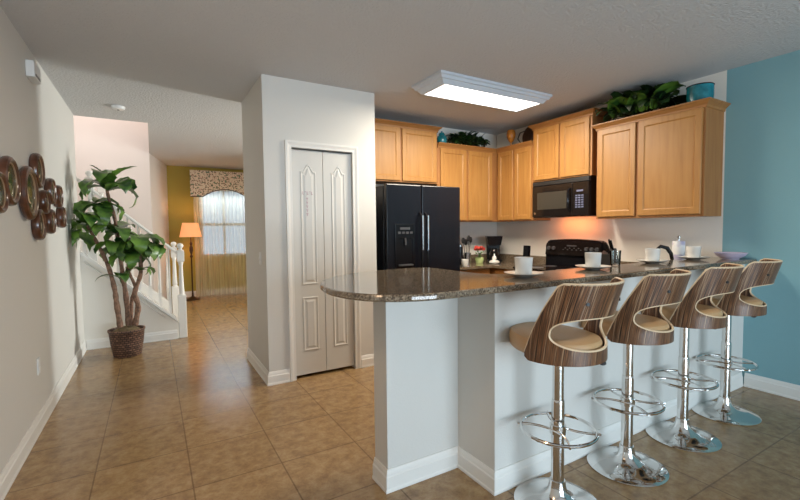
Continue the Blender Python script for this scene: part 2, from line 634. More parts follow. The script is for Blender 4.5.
# pantry
DX0, DX1, DZ = 1.105, 1.703, 2.136
b = MB()
b.box(PX0, DX0, PY, PY + 0.11, 0, H)
b.box(DX1, PX1, PY, PY + 0.11, 0, H)
b.box(DX0, DX1, PY, PY + 0.11, DZ, H)
b.box(PX0, PX0 + 0.11, PY + 0.11, YB + 0.12, 0, H)
b.box(PX1 - 0.1, PX1, PY + 0.11, YB, 0, H)
b.box(PX0 + 0.11, PX1 - 0.1, YB, YB + 0.12, 0, H)
struct(b.build('wall_pantry', 'wall'))
# stairwell walls
b = MB()
b.box(-2.5, 0.0, 8.5, 8.62, 0, 4.8)
b.prism([(0.0, 8.5), (0.31, YY + 0.06), (0.19, YY + 0.06), (-0.12, 8.58)], 0, H)
b.box(-2.5, -2.4, YS, 8.5, 0, 4.8)
b.box(-2.5, XL - 0.12, YS - 0.12, YS, 0, 4.8)
b.box(0.0, 0.12, 6.16, 8.5, H + 0.3, 4.8)
b.box(XL - 0.12, 0.0, 6.04, 6.16, H + 0.3, 4.8)
b.box(-2.5, 0.12, 6.0, 8.62, 4.8, 4.9)
struct(b.build('wall_stairwell', 'stair_wall'))
# mustard wall with window opening
WX0, WX1, WZ0, WZ1 = 0.88, 1.86, 0.84, 2.30
b = MB()
b.box(0.2, WX0, YY, YY + 0.12, 0, H)
b.box(WX1, XR, YY, YY + 0.12, 0, H)
b.box(WX0, WX1, YY, YY + 0.12, 0, WZ0)
b.box(WX0, WX1, YY, YY + 0.12, WZ1, H)
struct(b.build('wall_foyer', 'yellow'))
# wall behind the camera with the wide glass doors
GX0, GX1, GZ1 = -0.05, 3.45, 2.25
b = MB()
b.box(XL - 0.12, GX0, Y0 - 0.12, Y0, 0, H)
b.box(GX1, XR, Y0 - 0.12, Y0, 0, H)
b.box(GX0, GX1, Y0 - 0.12, Y0, GZ1, H)
struct(b.build('wall_front', 'wall'))
b = MB()
for x in (GX0 + 0.03, (GX0 + GX1) / 2, GX1 - 0.03):
    b.box(x - 0.03, x + 0.03, Y0 - 0.09, Y0 - 0.03, 0, GZ1)
b.box(GX0, GX1, Y0 - 0.09, Y0 - 0.03, GZ1 - 0.06, GZ1)
b.box(GX0, GX1, Y0 - 0.09, Y0 - 0.03, 0, 0.06)
gd = struct(b.build('door_2', 'trim'))
MB().box(GX0 + 0.06, GX1 - 0.06, Y0 - 0.065, Y0 - 0.058, 0.06, GZ1 - 0.06).build('glass_pane', 'glass', gd)

# pony wall (bar peninsula)
poly = [(1.03, 1.905), (1.5, 1.905), (1.5, 1.60), (XR, 1.60), (XR, 1.75), (1.68, 1.75), (1.68, 2.05), (1.03, 2.05)]
struct(MB().prism(poly, 0, 1.068).build('wall_peninsula', 'wall'))

# stair side wall below the stringer
sl = 0.931
def zs(x): return 0.199 + (0.27 - x) * sl
b = MB().prism([(-2.4, 0), (0.255, 0), (0.255, 0.20), (-0.736, zs(-0.736)), (-2.4, zs(-2.4))], YS, YS + 0.10, 'y')
struct(b.build('wall_staircase', 'wall_cool'))


# baseboards : profile swept along wall line
def baseboard(name, pts, hgt=0.118, th=0.016):
    """pts: polyline on the floor, board stands to the left of travel direction"""
    prof = [(0, 0), (th + 0.004, 0), (th + 0.004, 0.012), (th, 0.02), (th, hgt * 0.68), (th * 0.7, hgt * 0.74), (th * 0.6, hgt * 0.86), (th * 0.3, hgt), (0, hgt)]
    P = [Vector((x, y, 0)) for x, y in pts]
    rr = []
    for i, p in enumerate(P):
        ds = []
        if i > 0: ds.append((P[i] - P[i - 1]).normalized())
        if i < len(P) - 1: ds.append((P[i + 1] - P[i]).normalized())
        ns = [Vector((-d.y, d.x, 0)) for d in ds]
        n = sum(ns, Vector()).normalized()
        k = 1 / max(0.3, n.dot(ns[0]))
        rr.append([tuple(p + n * k * (a + 0.0005) + Vector((0, 0, z + 0.0005))) for a, z in prof])
    o = MB().rings(rr).build(name, 'trim')
    return struct(o)


baseboard('baseboard_left', [(XL, YS), (XL, Y0)][::-1][::-1])
baseboard('baseboard_staircase', [(0.24, YS), (XL + 0.02, YS)][::-1][::-1] if False else [(0.235, YS), (XL + 0.022, YS)])
baseboard('baseboard_pantry', [(DX0 - 0.062, PY), (PX0, PY), (PX0, YB + 0.12)])
baseboard('baseboard_pantry_right', [(PX1, PY + 0.1), (PX1, PY), (DX1 + 0.062, PY)])
baseboard('baseboard_peninsula', [(XR - 0.022, 1.60), (1.5, 1.60), (1.5, 1.905), (1.03, 1.905), (1.03, 2.05)])
baseboard('baseboard_right', [(XR, Y0), (XR, 1.578)])
baseboard('baseboard_foyer', [(XR, YY), (0.34, YY)])

# pantry door casing + bifold door
def casing(name, x0, x1, z1, y, wd=0.058, th=0.018):
    b = MB()
    def ringat(d):
        return d
    prof = [(0, 0), (0, th), (wd * 0.3, th), (wd * 0.45, th * 0.6), (wd, th * 0.4), (wd, 0)]
    # travel up left jamb, across, down right jamb ; profile a = distance away from opening
    rr = []
    prof = [(0.0, 0.0005), (0.0, th * 0.55), (wd * 0.35, th * 0.6), (wd * 0.7, th), (wd, th), (wd, 0.0005)]
    rr.append([(x0 - a, y - t, 0.0005) for a, t in prof])
    rr.append([(x0 - a, y - t, z1 + a) for a, t in prof])
    rr.append([(x1 + a, y - t, z1 + a) for a, t in prof])
    rr.append([(x1 + a, y - t, 0.0005) for a, t in prof])
    b.rings(rr)
    return struct(b.build(name, 'trim'))
casing('trim_1', DX0, DX1, DZ, PY)

def panel_outline(x0, x1, z0, z1, d, arch):
    """outline with inset d; arch = height of the pointed top"""
    x0 += d; x1 -= d; z0 += d; z1 -= d
    pts = [(x0, z0), (x1, z0)]
    w = x1 - x0
    if arch <= 0:
        return pts + [(x1, z1 - 0.0), (x0, z1 - 0.0)]
    zz = z1 - arch
    n = 8
    pts.append((x1, zz))
    xm = (x0 + x1) / 2
    for i in range(1, n):
        t = i / n
        x = x1 - (w * 0.5) * t
        # shoulder then rise
        s = 0 if t < 0.22 else (t - 0.22) / 0.78
        pts.append((x, zz + arch * (3 * s * s - 2 * s ** 3)))
    pts.append((xm, zz + arch))
    for i in range(n - 1, 0, -1):
        t = i / n
        x = x0 + (w * 0.5) * t
        s = 0 if t < 0.22 else (t - 0.22) / 0.78
        pts.append((x, zz + arch * (3 * s * s - 2 * s ** 3)))
    pts.append((x0, zz))
    return pts

door = bpy.data.objects.new('door_1', None)
COL.objects.link(door)
struct(door)
door['label'] = 'grey-white two-leaf bifold pantry door with raised panels'
DM = 1.408
for (a0, a1) in ((DX0 + 0.004, DM - 0.002), (DM + 0.002, DX1 - 0.004)):
    b = MB()
    zb, zt, yf, yb = 0.028, DZ - 0.014, PY + 0.022, PY + 0.054
    b.box(a0, a1, yf, yb, zb, zt, bevel=0.003)
    for (z0, z1, ar) in ((0.875, 1.995, 0.065), (0.25, 0.76, 0)):
        x0, x1 = a0 + 0.078, a1 - 0.066
        rr = []
        for d, y in ((0, 0.0015), (0.005, -0.005), (0.012, -0.005), (0.020, -0.001), (0.030, -0.0015), (0.046, -0.006)):
            rr.append([(x, yf + y, z) for x, z in panel_outline(x0, x1, z0, z1, d, ar)])
        b.rings(rr, cap0=False)
    b.build('door_leaf', 'door', door)
# faint hand-drawn growth-chart marks on the left leaf
b = MB()
for i in range(5):
    x = 1.205 + i * 0.021
    z = 1.715
    if i % 2 == 0:
        b.box(x, x + 0.004, PY + 0.0125, PY + 0.0145, z, z + 0.028)
    b.box(x, x + 0.014, PY + 0.0125, PY + 0.0145, z + 0.024 * (i % 2), z + 0.024 * (i % 2) + 0.004)
for k in range(5):
    z = 1.68 - k * 0.036
    b.box(1.238, 1.258, PY + 0.0125, PY + 0.0145, z, z + 0.005)
    b.box(1.246, 1.250, PY + 0.0125, PY + 0.0145, z - 0.02, z)
mk = b.build('pink_marking', 'pink', door)
mk['label'] = 'small pink writing on the left door leaf'

# foyer window
b = MB()
fy = YY + 0.05
b.box(WX0, WX0 + 0.05, fy, fy + 0.04, WZ0, WZ1)
b.box(WX1 - 0.05, WX1, fy, fy + 0.04, WZ0, WZ1)
b.box(WX0, WX1, fy, fy + 0.04, WZ0, WZ0 + 0.05)
b.box(WX0, WX1, fy, fy + 0.04, WZ1 - 0.05, WZ1)
b.box(WX0, WX1, fy, fy + 0.04, 1.50, 1.56)
b.box((WX0 + WX1) / 2 - 0.02, (WX0 + WX1) / 2 + 0.02, fy, fy + 0.03, WZ0, WZ1)
wn = struct(b.build('window_1', 'plastic_dark'))
MB().box(WX0 + 0.03, WX1 - 0.03, fy + 0.015, fy + 0.02, WZ0 + 0.03, WZ1 - 0.03).build('glass_pane', 'glass', wn)

# ------------------------------------------------------------------ ceiling light
cl = thing('ceiling_light', 'large rectangular white fluorescent light box on the kitchen ceiling', 'ceiling light', (2.865, 3.20, H))
b = MB()
def rect(x, y, z): return [(-x, -y, z), (x, -y, z), (x, y, z), (-x, y, z)]
b.rings([rect(0.70, 0.235, -0.0005), rect(0.70, 0.235, -0.02), rect(0.685, 0.222, -0.028), rect(0.675, 0.212, -0.05), rect(0.66, 0.20, -0.052), rect(0.63, 0.175, -0.088), rect(0.605, 0.165, -0.088), rect(0.60, 0.16, -0.07)], cap1=False)
b.build('fixture_frame', 'fixture', cl)
b = MB()
b.box(-0.602, 0.602, -0.163, 0.163, -0.084, -0.076)
b.build('light_diffuser', 'lens', cl)
area('kitchen_tubes', (2.865, 3.20, H - 0.10), (0, 0, 0), 1.15, 0.3, 54, (1.0, 0.90, 0.74))
area('cooktop_lamp', (4.20, 3.24, 1.498), (0, math.radians(-25), 0), 0.05, 0.45, 1.7, (1.0, 0.27, 0.07))

# ------------------------------------------------------------------ cabinets
def door_panel(b, x0, x1, z0, z1, yf, th=0.019, stile=0.052):
    def R(d, y): return [(x0 + d, y, z0 + d), (x1 - d, y, z0 + d), (x1 - d, y, z1 - d), (x0 + d, y, z1 - d)]
    b.rings([R(0, yf + th), R(0, yf + 0.004), R(0.004, yf), (R(stile, yf)), R(stile + 0.004, yf + 0.004), R(stile + 0.011, yf + 0.008)])

def crown(b, x0, x1, depth, z, hh, left=True, right=True, y0=0.019):
    def R(e, zz):
        xl = x0 - (e if left else 0)
        xr = x1 + (e if right else 0)
        return [(xl, y0 - e, zz), (xr, y0 - e, zz), (xr, depth, zz), (xl, depth, zz)]
    b.rings([R(0.0005, z - 0.012), R(0.010, z - 0.008), R(0.012, z + hh * 0.2), R(0.026, z + hh * 0.5), R(0.045, z + hh * 0.78), R(0.048, z + hh * 0.8), R(0.048, z + hh)])

def cabinet(name, label, cat, loc, rotz, width, depth, z0, z1, doors, crown_h=0.065, cl=False, cr=False, drawers=None, knobs=False):
    """local x = along the face, y = into the wall, doors on y=0"""
    t = thing(name, label, cat, loc, rotz)
    b = MB()
    b.box(0, width, 0.019, depth, z0, z1)
    b.build('cabinet_body', 'maple_side_shaded', t)
    for (a, c, zz0, zz1) in doors:
        q = MB()
        door_panel(q, a, c, zz0, zz1, 0)
        q.build('cabinet_door', 'maple', t)
    for (a, c, zz0, zz1) in (drawers or []):
        q = MB()
        q.box(a, c, 0.0, 0.019, zz0, zz1, bevel=0.004)
        q.build('drawer_front', 'maple_h', t)
    if crown_h:
        q = MB()
        crown(q, 0, width, depth, z1, crown_h, cl, cr)
        q.build('crown_molding', 'maple_h', t)
    return t

XF = 4.03      # face of right-wall uppers
DEP = XR - XF - 0.002
R90 = -PI / 2
# right wall, rotated: local x -> -Y, start at high Y
cabinet('wall_cabinet', 'large maple double-door wall cabinet beside the blue wall', 'cabinet', (XF, 2.79, 0), R90, 1.005, DEP, 1.470, 2.395,
        [(0.02, 0.415, 1.49, 2.385), (0.445, 0.985, 1.49, 2.385)], cl=True, cr=True, crown_h=0.052)
cabinet('wall_cabinet', 'short raised maple cabinet directly above the black microwave', 'cabinet', (XF, 3.648, 0), R90, 0.80, DEP, 1.94, 2.575,
        [(0.02, 0.385, 1.955, 2.565), (0.41, 0.775, 1.955, 2.565)], cl=True, cr=True, crown_h=0.052)
cabinet('wall_cabinet', 'narrow maple corner cabinet with two doors left of the microwave', 'cabinet', (XF, 4.27, 0), R90, 0.62, DEP, 1.475, 2.395,
        [(0.025, 0.295, 1.49, 2.385), (0.325, 0.60, 1.49, 2.385)], crown_h=0.052)
# back wall
YF = 4.27
DEB = YB - YF - 0.002
cabinet('wall_cabinet', 'raised maple cabinet over the black refrigerator', 'cabinet', (PX1 + 0.003, YF, 0), 0, 3.065 - PX1 - 0.003, DEB, 1.94, 2.575,
        [(0.06, 0.57, 1.955, 2.565), (0.60, 1.09, 1.955, 2.565)], cr=True, crown_h=0.055)
cabinet('wall_cabinet', 'maple cabinet on the back wall right of the refrigerator, below a green garland', 'cabinet', (3.068, YF, 0), 0, XR - 3.068 - 0.003, DEB, 1.475, 2.395,
        [(0.04, 0.45, 1.49, 2.385), (0.48, 0.89, 1.49, 2.385)], crown_h=0.052)

# base cabinets
CT = 0.915
cabinet('base_cabinet', 'maple base cabinet right of the refrigerator with a drawer', 'cabinet', (3.06, 4.04, 0), 0, 0.66, YB - 4.04 - 0.002, 0.10, CT - 0.032,
        [(0.02, 0.32, 0.12, 0.70), (0.34, 0.64, 0.12, 0.70)], crown_h=0, drawers=[(0.02, 0.64, 0.72, 0.87)])
cabinet('base_cabinet', 'maple corner base cabinet between the counter corner and the range', 'cabinet', (3.75, 4.618, 0), R90, 4.618 - 3.655, XR - 3.75 - 0.002, 0.10, CT - 0.032,
        [(0.62, 0.94, 0.12, 0.70)], crown_h=0, drawers=[(0.62, 0.94, 0.72, 0.87)])
cabinet('base_cabinet', 'maple base cabinet under the large wall cabinet right of the range', 'cabinet', (3.75, 2.835, 0), R90, 2.835 - 2.42, XR - 3.75 - 0.002, 0.10, CT - 0.032,
        [(0.02, 0.40, 0.12, 0.70)], crown_h=0, drawers=[(0.02, 0.40, 0.72, 0.87)])
cabinet('base_cabinet', 'maple sink base cabinets behind the raised bar', 'cabinet', (XR - 0.003, 2.39, 0), PI, XR - 0.003 - 1.78, 0.637, 0.10, CT - 0.032,
        [(0.68 + i * 0.46, 1.12 + i * 0.46, 0.12, 0.70) for i in range(4)], crown_h=0,
        drawers=[(0.68 + i * 0.46, 1.12 + i * 0.46, 0.72, 0.87) for i in range(4)])

# kitchen worktops
b = MB()
b.prism([(3.05, 4.01), (3.72, 4.01), (3.72, 3.652), (XR - 0.002, 3.652), (XR - 0.002, YB - 0.002), (3.05, YB - 0.002)], CT - 0.031, CT)
wt = tag(b.build('countertop', 'granite'), 'dark speckled granite worktop in the kitchen corner holding the coffee maker', 'countertop')
b = MB()
b.box(3.05, XR - 0.022, YB - 0.022, YB - 0.002, CT, CT + 0.10)
b.box(XR - 0.022, XR - 0.002, 3.652, YB - 0.002, CT, CT + 0.10)
b.build('backsplash', 'granite', wt)
b = MB()
b.prism([(1.74, 1.752), (XR - 0.002, 1.752), (XR - 0.002, 2.838), (3.72, 2.838), (3.72, 2.42), (1.74, 2.42)], CT - 0.031, CT)
wt = tag(b.build('countertop', 'granite'), 'granite sink worktop behind the raised bar, mostly hidden', 'countertop')
MB().box(XR - 0.022, XR - 0.002, 1.80, 2.838, CT, CT + 0.10).build('backsplash', 'granite', wt)

# bar top
pts = [(XR - 0.002, 1.90), (XR - 0.002, 1.52), (3.4, 1.515), (2.4, 1.51), (1.6, 1.505), (1.2, 1.503), (1.04, 1.512), (.935, 1.545), (.85, 1.60), (.785, 1.68), (.742, 1.78), (.725, 1.90), (.733, 2.02),
       (.76, 2.14), (.82, 2.27), (.92, 2.39), (1.05, 2.48), (1.2, 2.55), (1.37, 2.59), (1.55, 2.60), (1.67, 2.59), (1.74, 2.54), (1.76, 2.44), (1.76, 2.3), (1.76, 2.12), (1.775, 2.02), (1.82, 1.95), (1.90, 1.91), (2.0, 1.90)]
def catmull(P, closed=True, k=4, skip=()):
    out = []
    n = len(P)
    for i in range(n):
        a, b_, c, d = [Vector(P[(i + j) % n]) for j in (-1, 0, 1, 2)]
        if (b_ - c).length > 0.3 or i in skip:
            out.append(tuple(b_)); continue
        for s_ in range(k):
            t = s_ / k
            out.append(tuple(0.5 * ((2 * b_) + (c - a) * t + (2 * a - 5 * b_ + 4 * c - d) * t * t + (3 * b_ - a - 3 * c + d) * t ** 3)))
    return out
op = catmull(pts, skip=(0, 1, 2, 3, 4, len(pts) - 1, len(pts) - 2))
def inset(P, d):
    out = []
    n = len(P)
    for i in range(n):
        a, b_, c = Vector(P[i - 1]), Vector(P[i]), Vector(P[(i + 1) % n])
        d1 = (b_ - a).normalized(); d2 = (c - b_).normalized()
        n1 = Vector((d1.y, -d1.x)); n2 = Vector((d2.y, -d2.x))
        nn = (n1 + n2).normalized()
        q = b_ + nn * d / max(0.5, nn.dot(n1))
        if b_.x > XR - 0.01: q.x = b_.x
        out.append((q.x, q.y))
    return out
b = MB()
zt = 1.103
rr = []
for d, z in ((0.012, zt - 0.034), (0.004, zt - 0.031), (0.0, zt - 0.024), (0.0, zt - 0.010), (0.004, zt - 0.003), (0.012, zt)):
    rr.append([(x, y, z) for x, y in inset(op, d)])
b.rings(rr)
tag(b.build('countertop', 'granite'), 'raised polished granite breakfast bar with a rounded end', 'countertop')
# make sure orientation of the inset was inwards (polygon runs clockwise): handled by sign above

# ------------------------------------------------------------------ refrigerator
fr = thing('refrigerator', 'black side-by-side refrigerator next to the pantry', 'refrigerator', (2.08, 3.80, 0))
FWd, FH = 0.955, 1.855
MB().box(0.0, FWd, 0.075, 0.775, 0.02, FH - 0.012, bevel=0.006).build('fridge_body', 'fridge', fr)
b = MB()
b.box(0.0, 0.428, 0, 0.07, 0.10, FH, bevel=0.01)
fd = b.build('freezer_door', 'fridge', fr)
b = MB()
b.box(0.436, FWd, 0, 0.07, 0.10, FH, bevel=0.01)
b.build('fridge_door', 'fridge', fr)
for sx in (0.40, 0.468):
    b = MB()
    P = [(sx, -0.002, 1.56), (sx, -0.045, 1.52), (sx, -0.058, 1.40), (sx, -0.060, 1.1), (sx, -0.058, 0.75), (sx, -0.045, 0.64), (sx, -0.002, 0.60)]
    b.tube(P, 0.013, n=10)
    b.build('door_handle', 'black', fr)
    b = MB()
    b.box(sx - 0.008, sx + 0.008, -0.076, -0.068, 1.16, 1.53, bevel=0.003)
    b.build('handle_insert', 'steel', fr)
b = MB()
b.box(0.09, 0.33, -0.012, -0.0005, 1.29, 1.44, bevel=0.004)
b.box(0.09, 0.115, -0.012, -0.0005, 0.99, 1.29, bevel=0.003)
b.box(0.305, 0.33, -0.012, -0.0005, 0.99, 1.29, bevel=0.003)
b.box(0.09, 0.33, -0.012, -0.0005, 0.96, 1.0, bevel=0.003)
dp = b.build('dispenser_frame', 'black', fr)
MB().box(0.115, 0.305, -0.006, -0.0005, 1.0, 1.29).build('dispenser_recess', 'black', dp)
b = MB()
for i in range(4):
    b.box(0.125 + i * 0.048, 0.158 + i * 0.048, -0.016, -0.012, 1.335, 1.36, bevel=0.001)
b.box(0.15, 0.27, -0.016, -0.012, 1.38, 1.405)
b.build('dispenser_buttons', 'greypl', dp)
b = MB()
b.box(0.13, 0.29, -0.05, -0.0005, 1.0, 1.015, bevel=0.003)
b.build('drip_tray', 'greypl', dp)
MB().tube([(0.21, -0.012, 1.29), (0.21, -0.022, 1.25), (0.21, -0.02, 1.22)], 0.01).build('water_spout', 'greypl', dp)
MB().box(0.02, FWd - 0.02, 0.01, 0.07, 0.015, 0.09).build('kick_grille', 'black_matte', fr)

# ------------------------------------------------------------------ microwave  (local x -> -Y)
mw = thing('microwave', 'black over-the-range microwave under the short cabinet', 'microwave', (4.02, 3.64, 0), R90)
W = 0.78
MB().box(0.0, W, 0.03, XR - 4.02 - 0.003, 1.505, 1.935, bevel=0.004).build('microwave_body', 'black', mw)
MB().box(0.004, 0.575, 0, 0.028, 1.515, 1.88, bevel=0.006).build('microwave_door', 'blackglass', mw)
MB().box(0.085, 0.50, -0.003, 0.001, 1.60, 1.80, bevel=0.001).build('door_window', 'greyglass', mw)
MB().box(0.58, W - 0.004, 0, 0.028, 1.515, 1.88, bevel=0.004).build('control_panel', 'blackglass', mw)
b = MB()
for r in range(6):
    for c in range(3):
        b.box(0.615 + c * 0.037, 0.642 + c * 0.037, -0.0025, 0.0005, 1.60 + r * 0.025, 1.616 + r * 0.025)
b.box(0.63, 0.71, -0.0025, 0.0005, 1.775, 1.795)
b.build('keypad', 'digits', mw)
MB().box(0.004, W - 0.004, 0.004, 0.03, 1.885, 1.93, bevel=0.003).build('vent_grille', 'black_matte', mw)
MB().tube([(0.545, 0.0, 1.82), (0.545, -0.035, 1.79), (0.545, -0.04, 1.70), (0.545, -0.035, 1.60), (0.545, 0.0, 1.57)], 0.011).build('door_handle', 'black', mw)
MB().tube([(0.05, 0.001, 1.557), (0.05, -0.004, 1.557)], 0.014, n=16).build('round_badge', 'steel', mw)

# ------------------------------------------------------------------ range
rg = thing('range', 'black electric range with a curved control backguard', 'stove', (3.70, 3.645, 0), R90)
RD = XR - 3.70 - 0.004
MB().box(0.005, 0.795, 0.03, RD, 0.03, 0.90, bevel=0.004).build('range_body', 'black', rg)
MB().box(0.0, 0.80, 0.0, RD - 0.09, 0.902, 0.922, bevel=0.005).build('cooktop', 'blackglass', rg)
for (x, y, r) in ((0.2, 0.16, 0.10), (0.6, 0.16, 0.08), (0.2, 0.42, 0.08), (0.6, 0.42, 0.10)):
    MB().lathe([(r, 0.9222), (r, 0.9232), (r - 0.006, 0.9232)], (x, y, 0), cap1=True).build('burner_ring', 'greypl', rg)
MB().box(0.02, 0.78, 0.0, 0.028, 0.22, 0.80, bevel=0.006).build('oven_door', 'blackglass', rg)
MB().tube([(0.06, 0.0, 0.76), (0.06, -0.04, 0.76), (0.74, -0.04, 0.76), (0.74, 0.0, 0.76)], 0.012).build('oven_handle', 'black', rg)
b = MB()
prof = []
nb = 24
for i in range(nb + 1):
    t = i / nb
    x = 0.0 + 0.80 * t
    e = min(t, 1 - t) / 0.08
    zt2 = 1.225 + 0.022 * math.sin(PI * t) - (0.06 * (1 - min(1, e)) ** 2)
    prof.append((x, zt2))
y0_, y1_ = RD - 0.085, RD - 0.002
front = [(0.80, 0.905), (0.0, 0.905)]
poly = prof + front
b.rings([[(x, y0_ - (0.0 if z > 1.0 else 0.0), z) for x, z in poly], [(x, y1_, z) for x, z in poly]])
bg = b.build('backguard', 'black', rg)
# panel protrudes slightly above a recessed lower riser
b = MB()
poly2 = [(0.03 + 0.74 * i / 16, 1.20 + 0.022 * math.sin(PI * i / 16)) for i in range(17)] + [(0.79, 1.06), (0.01, 1.06)]
b.rings([[(x, y0_ - 0.022, z - 0.006) for x, z in poly2], [(x, y0_ + 0.001, z) for x, z in poly2]])
cp = b.build('control_panel', 'blackglass', rg)
for x in (0.07, 0.145, 0.60, 0.665, 0.73):
    b = MB()
    b.tube([(x, y0_ - 0.021, 1.135), (x, y0_ - 0.045, 1.135)], 0.021, n=18)
    b.tube([(x, y0_ - 0.047, 1.118), (x, y0_ - 0.047, 1.152)], 0.004, n=6)
    b.build('burner_knob', 'greypl', rg)
b = MB()
for i in range(9):
    b.box(0.27 + i * 0.03, 0.288 + i * 0.03, y0_ - 0.0245, y0_ - 0.021, 1.115 + 0.02 * (i % 2), 1.124 + 0.02 * (i % 2))
b.box(0.33, 0.46, y0_ - 0.0245, y0_ - 0.021, 1.16, 1.175)
b.build('panel_print', 'greypl', rg)

# ------------------------------------------------------------------ bar stools
def stool():
    t = thing('bar_stool', '', 'bar stool', (0, 0, 0))
    # base, column
    MB().lathe([(0.0, 0.0005), (0.207, 0.0005), (0.210, 0.006), (0.203, 0.011), (0.15, 0.019), (0.10, 0.030), (0.068, 0.045), (0.048, 0.070), (0.040, 0.10), (0.037, 0.125), (0.0, 0.125)], n=64).build('base', 'chrome', t)
    MB().lathe([(0.0, 0.1245), (0.031, 0.1245), (0.031, 0.52), (0.029, 0.535), (0.0, 0.535)], n=32).build('outer_column', 'chrome', t)
    MB().lathe([(0.0, 0.53), (0.027, 0.53), (0.027, 0.76), (0.0, 0.76)], n=32).build('gas_lift', 'chrome', t)
    # foot ring with inner arcs
    rz = 0.385
    b = MB()
    b.tube([(0.178 * math.cos(2 * PI * i / 48), 0.178 * math.sin(2 * PI * i / 48), rz) for i in range(48)], 0.0085, n=10, closed=True)
    for s in (1, -1):
        b.tube([(s * (0.034 + 0.085 * (abs(u) ** 2.2)), 0.155 * u, rz) for u in [k / 10 for k in range(-10, 11)]], 0.006, n=8)
    b.lathe([(0.0313, -0.022), (0.039, -0.022), (0.039, 0.022), (0.0313, 0.022)], (0, 0, rz), n=32)
    b.build('foot_ring', 'chrome', t)
    # mounting plate + lever
    b = MB()
    b.lathe([(0.0, 0.755), (0.05, 0.755), (0.09, 0.770), (0.09, 0.782), (0.0, 0.782)], n=24)
    b.build('mounting_plate', 'black_matte', t)
    b = MB()
    b.tube([(0.03, -0.02, 0.762), (0.13, -0.09, 0.752), (0.165, -0.12, 0.725)], 0.006, n=8)
    b.sphere((0.172, -0.125, 0.718), 0.014, (1.3, 1.3, 0.8), n=10)
    b.build('height_lever', 'black_matte', t)
    # seat cushion: round, slightly longer to the front
    b = MB()
    rr = []
    for r, z in ((0.03, 0.783), (0.186, 0.783), (0.194, 0.792), (0.198, 0.815), (0.196, 0.842), (0.188, 0.857), (0.165, 0.866), (0.11, 0.866), (0.05, 0.864), (0.01, 0.864)):
        ring = []
        for i in range(48):
            a = 2 * PI * i / 48
            x, y = r * math.cos(a), r * math.sin(a)
            if y > 0: y *= 1.34
            ring.append((x, y, z + (0.010 * max(0, y / 0.2) if z > 0.8 else 0)))
        rr.append(ring)
    b.rings(rr, smooth=True)
    b.build('seat', 'beige', t)
    # wraparound veneer shell
    TH0, ZB, ZT = 97.0, 0.768, 1.140
    outer = [(-TH0 + 6, ZB), (TH0 - 6, ZB), (TH0, ZB + 0.014), (TH0, ZB + 0.035), (60, ZT - 0.012), (55, ZT), (-55, ZT), (-60, ZT - 0.012), (-TH0, ZB + 0.035), (-TH0, ZB + 0.014)]
    cz = 0.905
    def ray(poly, phi):
        dx, dz = math.cos(phi) * 100, math.sin(phi) * 0.25
        best = None
        n = len(poly)
        for i in range(n):
            x1, z1 = poly[i]; x2, z2 = poly[(i + 1) % n]
            z1 -= cz; z2 -= cz
            ex, ez = x2 - x1, z2 - z1
            den = dx * ez - dz * ex
            if abs(den) < 1e-12: continue
            tt = (x1 * ez - z1 * ex) / den
            uu = (x1 * dz - z1 * dx) / den
            if tt > 0 and -1e-6 <= uu <= 1 + 1e-6:
                if best is None or tt < best: best = tt
        return dx * best, cz + dz * best
    N = 144
    phis = [2 * PI * i / N for i in range(N)]
    # add corner directions exactly
    for (x, z) in outer:
        ph = math.atan2((z - cz) / 0.25, x / 100) % (2 * PI)
        k = min(range(len(phis)), key=lambda q: abs(phis[q] - ph))
        phis[k] = ph
    phis.sort()
    HA, HT, HBt = 65.0, 0.990, 0.829
    def hole(phi):
        c, s_ = math.cos(phi), math.sin(phi)
        # superellipse, flatter on top
        e = 2.7 if s_ > 0 else 2.15
        k = (abs(c) ** e + abs(s_) ** e) ** (-1 / e)
        x = HA * c * k
        zz = s_ * k
        z = cz + (zz * (HT - cz) if zz > 0 else zz * (cz - HBt))
        return x, z
    MR = 9
    def P(th, z, off):
        a = math.radians(th)
        up = max(0, z - 0.84)
        R0 = 0.205 + 0.095 * up + off
        lean = 0.22 * up ** 1.3 * (0.5 + 0.5 * max(0, math.cos(a)))
        return (R0 * math.sin(a), -R0 * math.cos(a) - lean, z)
    b = MB()
    uvl = b.bm.loops.layers.uv.new('UVMap')
    grid = {}
    vuv = {}
    for side, off in ((0, 0.0), (1, 0.013)):
        for j in range(MR + 1):
            t_ = j / MR
            for i, ph in enumerate(phis):
                hx, hz = hole(ph)
                ox, oz = ray(outer, ph)
                x = hx + (ox - hx) * t_
                z = hz + (oz - hz) * t_
                v = b.bm.verts.new(P(x, z, off))
                grid[(side, j, i)] = v
                vuv[v] = (math.radians(x) * 0.22 + 1, z)
    n = len(phis)
    for side in (0, 1):
        for j in range(MR):
            for i in range(n):
                k = (i + 1) % n
                q = [grid[(side, j, i)], grid[(side, j, k)], grid[(side, j + 1, k)], grid[(side, j + 1, i)]]
                f = b.face(q, 0, True)
    for j in (0, MR):
        for i in range(n):
            k = (i + 1) % n
            b.face([grid[(0, j, i)], grid[(0, j, k)], grid[(1, j, k)], grid[(1, j, i)]], 1, False)
    for f in b.bm.faces:
        for l in f.loops:
            l[uvl].uv = vuv[l.vert]
    bmesh.ops.recalc_face_normals(b.bm, faces=b.bm.faces)
    sh = b.build('backrest_shell', ['zebra', 'cream'], t, keepn=True)
    # cream edging beads along the top edge / hole
    b = MB()
    b.tube([P(hole(ph)[0], hole(ph)[1], 0.0065) for ph in phis], 0.0068, n=8, closed=True)
    b.build('opening_edge_band', 'cream', t)
    b = MB()
